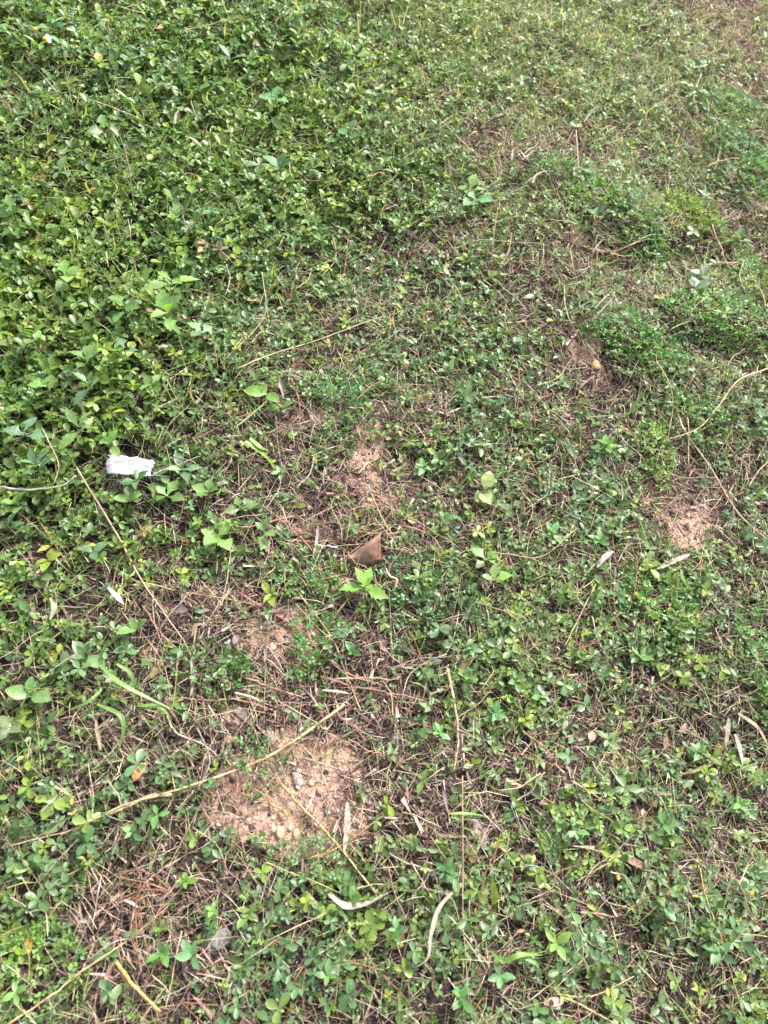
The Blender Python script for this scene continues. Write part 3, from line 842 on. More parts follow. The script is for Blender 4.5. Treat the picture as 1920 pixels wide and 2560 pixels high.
# ------------------------------------------------------------------ things that can be told apart
TAN, GOLD, PALE, GREY, PINK = (.45, .34, .215), (.50, .375, .19), (.40, .335, .255), (.29, .245, .21), (.36, .175, .155)
RUST, OLIVE, GREEN, WHITE, PURP = (.27, .12, .075), (.36, .31, .10), (.17, .29, .055), (.36, .31, .26), (.10, .055, .075)
ORNG, BRN, YELL = (.42, .19, .06), (.20, .12, .085), (.50, .35, .05)
def canopy(u, v):
    return 0.052 * float(mat_f(np.array([float(u)]), np.array([float(v)]))[0]) ** 2
def place(pts, h):
    hs = h if isinstance(h, (list, tuple)) else [h] * len(pts)
    return [at(p[0], p[1], hh + canopy(*p) + lift(*p)) for p, hh in zip(pts, hs)]
def lift(u, v):                                             # what lies on the low growth lies a little above the soil
    a = at(u, v); f = np.array([float(u)]), np.array([float(v)])
    return .016 * float(np.clip(1 - 1.2 * sand_f(f[0], f[1], a[0:1], a[1:2]), 0, 1)[0])
def centre(me_V):
    return me_V.mean(0)
def own_mesh(name, V, T, C=None, A=None, mat=None, colour=None, parent=None):
    """a mesh object whose origin sits at the middle of its foot"""
    V = np.asarray(V, float); o0 = np.array([*V[:, :2].mean(0), V[:, 2].min()])
    if parent is not None: o0 = np.array(parent.location)
    me = mesh_from(name, V - o0, np.asarray(T), C, A, mat)
    return link(name, me, parent, None if parent is not None else o0, colour=colour)

def stalk(pts, w, colour, phrase, h=.012, cat='straw', name='straw', group='dry stalks on the bank', label=None, taper=.55, wob=.0016, mat=None, sides=5):
    P = smooth_path(place(pts, h), max(8, 5 * len(pts)))
    n = len(P); t = np.linspace(0, 1, n)
    P = P + np.stack([rng.normal(0, 1, n), rng.normal(0, 1, n), rng.normal(0, .6, n)], 1) * wob * .25
    _, _, dep = project(P)
    P[:, 2] -= .005 * (.5 + .5 * np.sin(t * 9 + rng.uniform(0, 6)))
    R = w * .44 * mpp(dep) * (1 - (1 - taper) * t)
    node = (np.arange(n) % 9 == 5)
    R = R * np.where(node, 1.18, 1) * rng.uniform(.86, 1.12, n)
    V, T = tube_geo(P, R, sides, .8)
    C = (np.repeat(rng.uniform(.7, 1.15, n) * np.where(node, .65, 1), sides) * rng.uniform(.78, 1.15, n * sides))[:, None].repeat(3, 1)
    o = own_mesh(name, V, T, C, None, mat or M_DRY, colour)
    tag(o, cat, label, group if not label else None)
    if not label: auto_label(o, phrase, P[n // 2])
    return o

def blade(pts, w, colour, phrase, h=.015, cat='dry leaf', name='dry_leaf', group='dry leaf blades', label=None, mat=None, twist=.6, fold=.3, profile='leaf', parent=None, up=None):
    P = smooth_path(place(pts, h), max(8, 5 * len(pts))); n = len(P); t = np.linspace(0, 1, n)
    _, _, dep = project(P)
    prof = np.sin(np.pi * np.clip(t * .92 + .06, 0, 1)) ** .6 if profile == 'leaf' else np.clip(1.15 * (1 - t ** 2.5), .06, 1) * np.clip(.6 + t * 2, 0, 1)
    W = w * .42 * mpp(dep) * prof * (rng.uniform(.8, 1.12, n) if profile == 'leaf' else 1)
    V, T, A = ribbon_geo(P, W, up, fold, twist)
    C = np.repeat(rng.uniform(.82, 1.15, n)[:, None], 3, 0).repeat(3, 1)
    if mat is None: colour = np.array(colour) * .58
    o = own_mesh(name, V, T, C, A, mat or M_DEAD, colour, parent)
    if parent is None:
        tag(o, cat, label, group if not label else None, 'thing')
        if not label: auto_label(o, phrase, P[n // 2])
    return o

# ---- long stalks and straws
for pts, w, c_, ph, h_ in [
    ([(191, 1169), (289, 1331), (359, 1458), (463, 1609), (480, 1678), (480, 1770)], 6, TAN, 'long tan bent stalk', [.02, .03, .03, .02, .015, .01]),
    ([(712, 1430), (683, 1511), (665, 1639), (660, 1801)], 5, GREY, 'pale grey straw', .015),
    ([(741, 1471), (828, 1592), (862, 1674), (903, 1778)], 5, TAN, 'tan slanting straw', .015),
    ([(417, 1789), (440, 1830), (521, 1870), (573, 1925)], 8, (.44, .36, .28), 'thick greyish bent stalk', .012),
    ([(862, 1759), (694, 1875), (560, 1935), (428, 1979), (312, 2010), (231, 2047), (150, 2085)], 9, GOLD, 'very long golden stalk', .03),
    ([(428, 1985), (370, 1992), (300, 2022), (232, 2055)], 13, TAN, 'flattened tan sheath', .016),
    ([(752, 1860), (786, 1898), (815, 1959), (850, 2045)], 5, TAN, 'slim tan straw over sand', .02),
    ([(734, 1889), (792, 1904), (876, 1930)], 6, WHITE, 'white bleached twig', .016),
    ([(700, 1955), (752, 2017), (798, 2060), (856, 2127), (940, 2235)], 9, GOLD, 'thick golden straw', .02),
    ([(593, 1979), (642, 1996), (700, 2020), (729, 2037)], 7, OLIVE, 'olive yellow stalk on sand', .014),
    ([(665, 2156), (717, 2176), (769, 2196), (850, 2232)], 4, GOLD, 'thin golden straw', .02),
    ([(778, 2141), (839, 2121), (960, 2037)], 4, OLIVE, 'thin yellow-green stem', .03),
    ([(833, 1892), (868, 1959), (897, 2040)], 6, PINK, 'pink stem', .012),
    ([(870, 1846), (920, 1875), (962, 1885)], 6, PINK, 'pink stem', .012), ([(795, 1872), (850, 1842), (905, 1816)], 4, PINK, 'pink stem', .012),
    ([(775, 2086), (813, 2141), (853, 2210)], 5, RUST, 'rust-red stem', .014),
    ([(214, 2400), (289, 2354), (347, 2340), (382, 2348), (385, 2377)], 6, GREY, 'grey hooked straw', .02),
    ([(17, 2560), (127, 2487), (203, 2429), (278, 2377), (347, 2325), (420, 2265)], 6, GOLD, 'long golden straw in the lower corner', .02),
    ([(110, 2192), (150, 2140), (205, 2085), (243, 2047)], 5, PALE, 'pale straw', .02),
    ([(116, 2079), (113, 2137), (119, 2209), (127, 2284)], 4, PINK, 'thin reddish stem', .014),
    ([(251, 2206), (237, 2267), (231, 2325)], 5, PALE, 'pale short straw', .02),
    ([(153, 2250), (130, 2280), (107, 2308)], 5, PALE, 'pale short straw', .012),
    ([(0, 2115), (90, 2098), (190, 2070), (290, 2020)], 4, TAN, 'tan straw', .016),
    ([(1157, 1937), (1157, 2209), (1160, 2325), (1174, 2516)], 3.6, TAN, None, .03),
    ([(960, 2125), (1018, 2157), (1084, 2175)], 7, WHITE, 'white bleached twig', .014),
    ([(1458, 2400), (1388, 2452), (1319, 2504)], 5, PALE, 'pale straw', .02), ([(1470, 2385), (1420, 2440), (1380, 2480)], 3, TAN, 'thin straw', .02),
    ([(1452, 2279), (1536, 2290)], 10, (.44, .24, .19), 'short pink twig', .012),
    ([(1394, 2484), (1481, 2490), (1585, 2441)], 5, GOLD, 'yellow forked stem', .02), ([(1400, 2487), (1492, 2533), (1539, 2560)], 7, GOLD, 'yellow forked stem', .016),
    ([(1753, 2169), (1764, 2238), (1805, 2348), (1828, 2429), (1857, 2533)], 5, OLIVE, 'long olive stem', .025),
    ([(1649, 2215), (1689, 2267)], 7, GREY, 'grey stick', .012), ([(1429, 1952), (1510, 2001), (1544, 2047), (1562, 2111)], 5, TAN, 'tan bent straw', .02),
    ([(1643, 1984), (1665, 2020), (1689, 2070)], 6, GREY, 'grey stick', .02), ([(1348, 2005), (1388, 2018)], 7, PINK, 'pink stem', .012),
    ([(1116, 1633), (1029, 1679), (1003, 1754)], 5, WHITE, 'white bent straw', .02),
    ([(1119, 1668), (1139, 1772), (1145, 1859), (1134, 1925)], 9, TAN, 'thick tan stalk', .016),
    ([(1307, 1827), (1353, 1859), (1405, 1920)], 6, PINK, 'pink stem', .012), ([(1614, 1355), (1573, 1361), (1544, 1404)], 6, PALE, 'hooked pale straw', .02),
    ([(1582, 1604), (1583, 1660), (1579, 1720)], 4, GOLD, 'thin golden straw', .02), ([(1481, 1540), (1490, 1580), (1504, 1621)], 5, WHITE, 'white straw', .02),
    ([(1490, 1459), (1446, 1546), (1411, 1616)], 4, GOLD, 'slim golden straw', .025), ([(960, 1731), (1030, 1742), (1093, 1760)], 6, PINK, 'pink stem', .01),
    ([(1000, 1312), (1076, 1335), (1110, 1390)], 6, PINK, 'pink stem', .01), ([(1021, 1575), (1047, 1627), (1061, 1714)], 5, RUST, 'rust-red stem', .012),
    ([(1920, 918), (1845, 952), (1799, 1010), (1747, 1068), (1678, 1097)], 6, TAN, 'long tan stalk', .03),
    ([(1695, 1033), (1718, 1086), (1782, 1178), (1845, 1277), (1918, 1350)], 8, TAN, 'thick tan stalk', .02),
    ([(1720, 1040), (1723, 1100), (1721, 1167)], 4, TAN, 'thin straw', .03), ([(1642, 900), (1683, 987), (1666, 1115)], 3, TAN, 'thin straw', .03),
    ([(1307, 947), (1353, 999), (1417, 1057)], 6, GREY, 'grey and dark stick', .012), ([(1238, 698), (1280, 735), (1319, 773)], 4, WHITE, 'thin white straw', .025),
    ([(1764, 663), (1810, 655), (1863, 657), (1920, 682)], 9, TAN, 'thick tan twig', .015), ([(1863, 657), (1900, 720), (1920, 780)], 4, TAN, 'thin straw', .02),
    ([(1245, 515), (1238, 560), (1225, 690)], 4.5, TAN, 'tall tan straw', [.10, .07, .01]), ([(1203, 451), (1243, 515)], 3, TAN, 'thin straw', .10),
    ([(1440, 324), (1446, 405), (1440, 463)], 4, PALE, 'thin pale straw', [.08, .05, .01]), ([(1573, 613), (1614, 590), (1660, 584)], 5, PALE, None, .03),
    ([(1480, 630), (1500, 605), (1510, 592), (1495, 588), (1487, 608)], 5, PALE, 'looped pale straw', .02),
    ([(1545, 122), (1602, 145), (1660, 191)], 4, TAN, 'thin straw', .04), ([(1780, 560), (1800, 610), (1812, 640)], 4, TAN, 'thin straw', .04),
    ([(310, 359), (324, 440), (339, 530)], 4.5, PALE, 'tall pale straw', [.14, .09, .01]), ([(443, 486), (455, 530), (469, 585)], 5, PALE, 'short pale straw', [.08, .04, .01]),
    ([(416, 480), (419, 560), (420, 625)], 3.5, OLIVE, 'thin olive grass stem', [.10, .05, 0]), ([(455, 78), (530, 55), (600, 42)], 3, TAN, 'thin straw', .05),
    ([(561, 900), (642, 814), (665, 767), (654, 675)], 4, TAN, 'long bent straw', [.01, .03, .05, .07]),
    ([(590, 918), (752, 860), (960, 790)], 5, TAN, 'long tan straw', .025), ([(0, 1213), (75, 1224), (145, 1213), (185, 1190)], 9, GREY, 'thick grey-brown stalk', .04),
    ([(104, 1068), (130, 1120), (145, 1160), (133, 1207)], 5, TAN, 'tan stalk', .04), ([(370, 1192), (440, 1160), (500, 1140)], 4, PALE, 'pale straw', .025),
    ([(255, 1175), (300, 1150), (345, 1152), (390, 1185)], 2.6, BRN, 'thin brown stem', [.07, .075, .07, .03]),
    ([(712, 1205), (695, 1120), (690, 1040)], 3.5, PALE, 'thin pale upright stem', [.0, .06, .10]),
    ([(720, 950), (760, 1010)], 4, TAN, 'thin straw', .012), ([(960, 1230), (1000, 1200), (1050, 1210)], 3, TAN, 'thin straw', .012),
    ([(560, 1290), (575, 1350), (560, 1480), (512, 1560)], 4, TAN, 'thin curved straw', .02), ([(470, 1480), (430, 1530), (380, 1585), (275, 1590)], 4, GREY, 'grey bent straw', .02),
    ([(1100, 300), (1190, 380), (1240, 400)], 3.5, TAN, 'thin straw', .04), ([(1130, 620), (1200, 600), (1350, 605)], 3.5, PALE, 'thin pale straw', .025)]:
    lab = None
    if ph is None: lab = 'long thin vertical tan straw near the lower edge' if pts[0][1] > 1500 else 'pale straw arched over dark litter below yellowish weeds'
    stalk(pts, w, c_, ph, h_, label=lab)
stalk([(1330, 458), (1343, 432), (1368, 428)], 8, PALE, None, .03, label='bent pale dead straw on the grassy slope')
o = stalk([(289, 2405), (324, 2452), (399, 2530)], 13, (.46, .34, .10), None, .02, label='thick yellow cut stalk at the lower edge', taper=.7)
# pink creeping runners round the middle of the bank
for q, pts in enumerate([[(595, 1480), (690, 1535), (770, 1590), (850, 1670), (960, 1715)], [(655, 1530), (690, 1590), (725, 1645)], [(615, 1600), (680, 1630), (735, 1655)],
            [(450, 1745), (530, 1748), (600, 1750), (680, 1772)], [(600, 1690), (690, 1720), (735, 1740)], [(800, 1690), (870, 1710), (965, 1730)], [(780, 1740), (810, 1800), (820, 1860)],
            [(715, 1355), (770, 1405), (845, 1450)], [(730, 1350), (800, 1352), (860, 1348)], [(870, 1310), (905, 1330), (1000, 1330)], [(955, 1365), (1010, 1375), (1030, 1385)],
            [(355, 1510), (400, 1580), (440, 1620)], [(690, 1290), (740, 1330), (790, 1390)], [(500, 1720), (515, 1800)], [(840, 1785), (880, 1810), (915, 1850)], [(600, 1320), (690, 1300), (760, 1285)]]):
    stalk(pts, 6.5, PINK if q % 3 else (.40, .20, .15), 'pink creeping runner', .010, 'runner', 'creeping_stem', 'pink creeping stems', taper=.8, wob=.003)

# ---- pine needles
ND = [[(298, 2180), (341, 2174), (385, 2189), (419, 2220)], [(300, 2192), (361, 2206), (419, 2223)], [(347, 2215), (332, 2267), (327, 2339), (341, 2382), (358, 2423)],
      [(361, 2206), (338, 2270), (344, 2391)], [(425, 2223), (356, 2226), (283, 2252), (240, 2264)], [(341, 2281), (352, 2325), (366, 2370)], [(350, 2200), (345, 2290), (335, 2400)],
      [(330, 2240), (336, 2330), (352, 2440)], [(310, 2210), (360, 2222), (420, 2228)]]
for pts in ND:
    stalk(pts, 4.2, RUST if rng.random() < .6 else (.36, .19, .12), 'rust-red pine needle', float(rng.uniform(.008, .025)), 'pine needle', 'pine_needle', 'fallen pine needles', taper=.7, wob=.001)
stalk([(1296, 912), (1299, 976), (1290, 1033)], 4, RUST, None, .02, 'pine needle', 'pine_needle', label='single curved rust-red pine needle on green weeds', wob=.001)
for pts in [[(451, 2505), (544, 2513)], [(451, 2505), (509, 2560)], [(1320, 1143), (1365, 1219)], [(1070, 1097), (1130, 1075)], [(1530, 1330), (1540, 1410)], [(90, 1290), (150, 1380), (175, 1420)],
            [(275, 1480), (300, 1400), (360, 1340)], [(360, 1650), (380, 1600), (440, 1510)], [(1310, 2220), (1380, 2185), (1460, 2155)], [(960, 2440), (1010, 2490), (1035, 2540)], [(960, 2480), (1000, 2500)],
            [(760, 2410), (735, 2460), (725, 2530)], [(765, 2410), (755, 2480), (765, 2550)], [(880, 2405), (960, 2425)], [(700, 700), (720, 740), (740, 690)], [(1230, 690), (1240, 640)], [(870, 600), (860, 690)], [(1750, 1440), (1760, 1380)],
            [(535, 860), (545, 920)], [(600, 690), (590, 730)], [(660, 1010), (560, 1060), (450, 1110)]]:
    stalk(pts, 3.8, ORNG if rng.random() < .35 else RUST, 'rust-coloured pine needle', .02, 'pine needle', 'pine_needle', 'fallen pine needles', taper=.7, wob=.001)
# more thin straws and needles lying about
def spot(fn, umin=20, umax=1900, vmin=20, vmax=2540):
    while True:
        u_, v_ = rng.uniform(umin, umax), rng.uniform(vmin, vmax)
        if rng.random() < fn(u_, v_): return u_, v_
one = lambda G: (lambda a, b: float(gsample(G, np.array([a]), np.array([b]))[0]))
dfn = one(DD)
for q in range(260):
    u_, v_ = spot(lambda a, b: dfn(a, b) ** 1.3)
    L0 = float(rng.gamma(3, 26) + 35) * (.55 + .45 * v_ / 2560); a = float(rng.choice([rng.normal(-.75, .5), rng.normal(.9, .5), rng.uniform(0, 3.1)]))
    du, dv = math.cos(a) * L0, math.sin(a) * L0
    k = rng.normal(0, .10)
    pts = [(u_ - du / 2, v_ - dv / 2), (u_ - dv * k, v_ + du * k), (u_ + du / 2, v_ + dv / 2)]
    cc = [(TAN, 'thin tan straw'), (PALE, 'thin pale straw'), (GREY, 'thin grey straw'), (PINK, 'thin pinkish stem'), (GOLD, 'thin golden straw'), (RUST, 'thin rusty needle')][int(rng.choice(6, p=[.32, .24, .14, .12, .10, .08]))]
    stalk(pts, float(rng.uniform(2.8, 5.0)), np.array(cc[0]) * rng.uniform(.8, 1.2), cc[1], float(rng.uniform(.012, .035)), wob=.0015, sides=4)

# ---- dry leaf blades
for pts, w, c_, ph, h_, tw in [
    ([(869, 2005), (868, 2066), (860, 2130)], 19, (.50, .42, .32), 'broad dry pale blade', .02, .4), ([(822, 2235), (868, 2267), (926, 2256), (985, 2225)], 22, (.50, .43, .34), 'broad curled dry blade', .022, 1.2),
    ([(1154, 2209), (1099, 2267), (1076, 2337), (1064, 2400), (995, 2429)], 15, (.54, .46, .36), 'long curved dry blade', .03, 1.5), ([(1533, 1378), (1510, 1395), (1492, 1419)], 17, WHITE, 'whitish dry leaf', .03, .3),
    ([(1724, 1387), (1690, 1400), (1643, 1422)], 16, PALE, 'pale flat blade', .02, .4),
    ([(1845, 1783), (1892, 1818), (1920, 1864)], 15, TAN, 'broad tan stalk blade', .02, .5), ([(1822, 1795), (1818, 1830), (1814, 1868)], 15, PALE, None, .03, .5), ([(1838, 1835), (1848, 1870), (1856, 1912)], 16, (.58, .54, .48), 'whitish hanging dead blade', .02, .6),
    ([(1765, 1900), (1785, 1905), (1740, 1925), (1700, 1935)], 9, TAN, 'tan curled blade', .02, .8), ([(463, 341), (485, 350), (505, 368)], 12, WHITE, 'white dry blade tip', .06, .4), ([(447, 275), (440, 290), (438, 310)], 9, WHITE, 'white bleached leaf tip', .07, .3),
    ([(270, 1468), (290, 1490), (310, 1512)], 15, (.62, .57, .50), 'whitish dry blade', .025, .5), ([(126, 1495), (136, 1520), (125, 1550)], 15, (.42, .42, .28), 'grey-green dry blade', .03, .4), ([(478, 1650), (482, 1700), (476, 1740)], 11, PALE, 'pale dry blade', .02, .8),
    ([(240, 1800), (245, 1840), (252, 1876)], 12, TAN, 'tan dry blade', .015, .5), ([(805, 1725), (850, 1730), (875, 1735)], 10, PALE, 'pale dry blade', .015, .5), ([(480, 1590), (490, 1560), (485, 1610)], 9, TAN, 'tan dry blade', .015, .5),
    ([(795, 1310), (792, 1350), (782, 1395)], 9, PALE, 'pale dry upright blade', .025, .3), ([(965, 1420), (975, 1440), (992, 1450), (985, 1475)], 9, (.52, .42, .30), 'curled tan blade', .02, .9),
    ([(1310, 385), (1330, 370), (1370, 362)], 8, PALE, 'pale dead grass blade', .04, .4), ([(1305, 400), (1330, 380), (1350, 350)], 8, PALE, 'pale dead grass blade', .04, .4), ([(1300, 375), (1320, 400), (1345, 395)], 7, TAN, 'tan dead grass blade', .04, .4),
    ([(1460, 305), (1475, 285), (1492, 262)], 7, PALE, 'pale dead grass blade', .05, .4), ([(1520, 330), (1540, 318), (1565, 325)], 6, PALE, 'pale dead grass blade', .04, .4), ([(1480, 800), (1510, 770), (1535, 740)], 5, PALE, 'pale straw blade', .03, .3), ([(1488, 770), (1512, 745), (1530, 728)], 5, PALE, 'pale straw blade', .03, .3),
    ([(1475, 1187), (1485, 1180), (1490, 1172)], 12, PALE, 'pale dry leaf', .02, .2), ([(640, 840), (660, 830), (700, 845), (705, 860)], 9, TAN, 'tan dry blade', .02, .8), 
    ([(560, 2410), (575, 2430), (560, 2470)], 9, PALE, 'pale dry blade', .02, .4), ([(310, 2250), (330, 2258), (345, 2268)], 9, (.62, .56, .47), 'whitish dry blade', .02, .3), ([(355, 2238), (362, 2262)], 8, ORNG, 'orange dry shred', .02, .2)]:
    blade(pts, w, c_, ph, h_, twist=tw, label=None if ph else 'pale dead blade hanging beside tan stalk at the edge')
blade([(700, 941), (703, 965), (709, 993)], 14, PURP, None, .03, 'leaf', 'purple_blade', label='dark purple pointed blade above the small sandy gap', mat=M_LEAF, twist=.3)
blade([(1110, 1975), (1112, 1990), (1118, 2030)], 14, PURP, 'dark purple blade', .03, 'leaf', 'purple_blade', mat=M_LEAF, twist=.3)

# ---- fallen leaves: a rounded blade with a rib and a curl, lying loose
def fallen(u_, v_, px, colour, label=None, phrase=None, az=None, h=.015, curl=.25, width=.5, el=.15, mat=None, c2=None):
    az = float(rng.uniform(0, 6.28)) if az is None else math.radians(az)
    ts = np.linspace(0, 1, 9); ws = width * .5 * np.sin(np.pi * ts) ** .75; ws[0] = .02; ws[-1] = 0
    t = leaf_tpl(ts, ws, .35, curl, wave=.03)
    Pc = at(u_, v_, h + canopy(u_, v_) + lift(u_, v_)); _, _, dep = project(Pc[None]); s = px * float(mpp(dep[0]))
    X, Y, Z = frames(rand_dir(1, np.array([az]), np.array([el])), None, rng.normal(0, .35, 1))
    V = Pc + (t.V[:, 0:1] * X + (t.V[:, 1:2] - .5) * Y + t.V[:, 2:3] * Z) * s
    C = np.repeat(rng.uniform(.85, 1.12, (len(V), 1)), 3, 1)
    if c2 is not None: C = C * (1 + (np.array(c2) / np.array(colour) - 1) * t.V[:, 1:2].clip(0, 1))
    o = own_mesh('fallen_leaf', V, t.T, C, t.A, mat or M_DEAD, colour)
    tag(o, 'leaf', label, None if label else 'fallen leaves')
    if not label: auto_label(o, phrase, Pc)
    return o
fallen(347, 1929, 50, (.56, .30, .13), 'rounded tan leaf with orange edge lying on soil', az=60, width=.9, el=.5, h=.02)
fallen(503, 600, 26, (.36, .06, .045), 'small red leaf paired with an orange one in the mat', az=50, h=.05, c2=(.40, .12, .05), mat=M_LEAF)
fallen(501, 622, 24, (.55, .20, .04), 'small orange leaf under the red one in the mat', az=260, h=.045, mat=M_LEAF)
fallen(246, 142, 22, (.45, .47, .13), 'round pale yellow leaf standing above the mat', az=90, h=.07, width=.95, el=1.0, mat=M_LEAF)
fallen(1385, 2505, 52, (.50, .25, .20), 'pinkish fallen leaf at the very bottom edge', az=8, width=.42)
fallen(1220, 1200, 48, (.34, .40, .15), None, 'pale green half of a curled leaf', az=65, h=.03, width=.75, el=.7, mat=M_LEAF)
fallen(1214, 1240, 50, (.36, .42, .17), 'pale yellow-green curled leaf folded open on weeds', az=-70, h=.02, width=.7, el=.3, mat=M_LEAF)
for q, (u_, v_, px, c_, ph, az) in enumerate([(231, 472, 24, (.50, .22, .09), 'orange-brown leaf', 20), (634, 747, 42, (.42, .33, .20), 'tan folded leaf', 15), (180, 2003, 24, YELL, 'yellow leaf', 100), (186, 2030, 22, YELL, 'yellow leaf', 60),
        (72, 2360, 60, (.48, .33, .05), 'mustard leaf', 100), (1334, 2147, 28, (.50, .42, .06), 'yellow leaf', 60), (1478, 2266, 34, (.44, .42, .09), 'yellow-green leaf', 150), (1302, 2327, 26, ORNG, 'orange leaf', 10), (500, 447, 26, (.40, .33, .10), 'yellow leaf', 90),
        (506, 473, 26, (.36, .17, .13), 'pinkish leaf', 80), (449, 1522, 50, (.18, .13, .14), 'purplish-grey leaf', 170), (590, 1597, 40, (.20, .13, .16), 'purplish-grey leaf', 80), (512, 1525, 30, (.26, .20, .17), 'grey-brown leaf', 10), (375, 775, 26, (.42, .23, .20), 'pink leaf', -20),
        (410, 865, 22, (.48, .34, .22), 'pale brown leaf', 10), (540, 695, 20, (.38, .05, .05), 'red leaf', 30), (228, 1362, 30, (.44, .40, .10), 'yellow leaf', 10), (110, 1370, 44, (.40, .38, .05), 'yellow leaf', 30), (130, 1390, 44, (.42, .40, .06), 'yellow leaf', 150), (465, 1351, 28, (.46, .38, .05), 'yellow leaf', 5),
        (225, 1652, 28, (.40, .36, .06), 'yellow leaf', 0), (1590, 1250, 26, (.40, .37, .05), 'yellow leaf', 30), (1755, 1448, 26, (.46, .40, .08), 'yellow leaf', 10), (1596, 1530, 36, (.45, .42, .13), 'yellow leaf', 8), (1797, 1868, 30, YELL, 'yellow leaf', 80), (1480, 1840, 40, (.40, .25, .19), 'brownish pink leaf', 70),
        (1710, 1820, 34, (.42, .24, .20), 'pink leaf', 60), (1665, 1855, 40, (.40, .26, .2), 'pink-brown leaf', 80), (255, 2310, 24, (.40, .20, .17), 'pink leaf', 50), (1330, 1830, 30, (.3, .2, .15), 'brown leaf', 0), (1100, 680, 26, YELL, 'yellow leaf', 0), (1185, 330, 20, (.58, .48, .06), 'yellow leaf', 10), (1250, 360, 18, YELL, 'yellow leaf', 40),
        (1010, 290, 20, (.55, .48, .15), 'pale yellow leaf', -40), (1385, 320, 16, (.45, .42, .07), 'yellow leaf', 10), (1345, 750, 22, YELL, 'yellow leaf', 70), (1375, 800, 26, (.42, .38, .05), 'yellow leaf', 20), (970, 810, 30, (.28, .30, .05), 'olive leaf', 30), (1115, 795, 26, (.38, .40, .10), 'yellow-green leaf', 50), (1640, 740, 18, YELL, 'yellow leaf', 60),
        (400, 68, 26, (.45, .20, .17), 'reddish leaf', 40), (720, 30, 24, (.3, .2, .17), 'brown leaf', 70), (640, 110, 24, (.40, .22, .20), 'pink leaf', 0), (1000, 700, 40, (.3, .26, .18), 'dull brown leaf', 0), (700, 770, 24, (.34, .26, .14), 'tan leaf', 40), (1740, 2240, 26, (.40, .42, .10), 'yellow-green leaf', 0), (1880, 2235, 30, YELL, 'yellow leaf', 60), (1520, 2480, 24, YELL, 'yellow leaf', 90),
        (1490, 2190, 30, (.42, .40, .08), 'yellow leaf', 10), (1860, 2440, 30, YELL, 'yellow leaf', 80), (680, 2225, 14, YELL, 'yellow leaf', 0), (720, 2285, 30, (.30, .42, .05), 'yellow-green leaf', 40), (1545, 2190, 26, YELL, 'yellow leaf', 90)]):
    if q % 5 == 3 and u_ > 1000: continue
    fallen(u_, v_, px * .82, np.array(c_) * .68 + np.array((.03, .02, .015)), None, ph, az, h=float(rng.uniform(.006, .018)), width=float(rng.uniform(.4, .65)), el=float(rng.uniform(0, .5)))
fallen(1648, 2300, 84, (.22, .11, .085), 'curled reddish-brown dead leaf near the lower corner', az=-48, width=.34, el=.15, curl=-.25, h=.02)
fallen(1590, 2155, 90, (.20, .11, .085), None, 'dark brown strip of bark', az=-25, width=.22, el=.1, h=.012)

# ---- the folded brown leaf: a tent of stiff dead leaf with its far half falling behind
nS, nT = 16, 7
V = []
Pt, Pb = [], []
for i in range(nS):
    s = i / (nS - 1)
    bu, bv = np.interp(s, [0, .35, .78, 1], [864, 893, 933, 953]), np.interp(s, [0, .35, .78, 1], [1400, 1413, 1413, 1402])
    tu, tv = np.interp(s, [0, .5, 1], [864, 910, 951]), np.interp(s, [0, .5, 1], [1398, 1367, 1338])
    Pb.append(at(bu, bv, .014)); Pt.append(at(tu, tv, .016 + .050 * s ** .8))
for j in range(nT):
    t = j / (nT - 1)
    for i in range(nS):
        s = i / (nS - 1)
        b = .010 * math.sin(math.pi * t) * math.sin(math.pi * min(1, s * 1.1)) + .0025 * math.sin(9 * s + 2.2 * t)
        V.append(Pb[i] * (1 - t) + Pt[i] * t + np.array([0, -.5, .8]) * b)
for j in range(1, nT):                                      # the far half
    t = j / (nT - 1)
    for i in range(nS):
        s = i / (nS - 1)
        q = Pt[i] + np.array([.012 * s, .050 * s ** .7, 0]) * t
        q[2] = Pt[i][2] * (1 - t ** 1.5) + (gz(q[0], q[1]) + .003) * t ** 1.5 + .004 * math.sin(math.pi * t)
        V.append(q)
V = np.array(V); T = []
for j in range(2 * nT - 2):
    for i in range(nS - 1):
        a = j * nS + i; T += [(a, a + 1, a + nS + 1), (a, a + nS + 1, a + nS)]
rib = np.array([1 - .22 * math.exp(-((((k % nS) / (nS - 1)) * .8 + (k // nS) / (nT - 1) * .5 - .75) / .05) ** 2) for k in range(len(V))])
o = own_mesh('fallen_leaf', V, T, np.repeat((rib * rng.uniform(.86, 1.12, len(V)))[:, None], 3, 1), None, M_DEAD, (.27, .155, .11))
sm = o.modifiers.new('thickness', 'SOLIDIFY'); sm.thickness = .0012
tag(o, 'leaf', 'large folded brown leaf standing like a tent on bare litter')

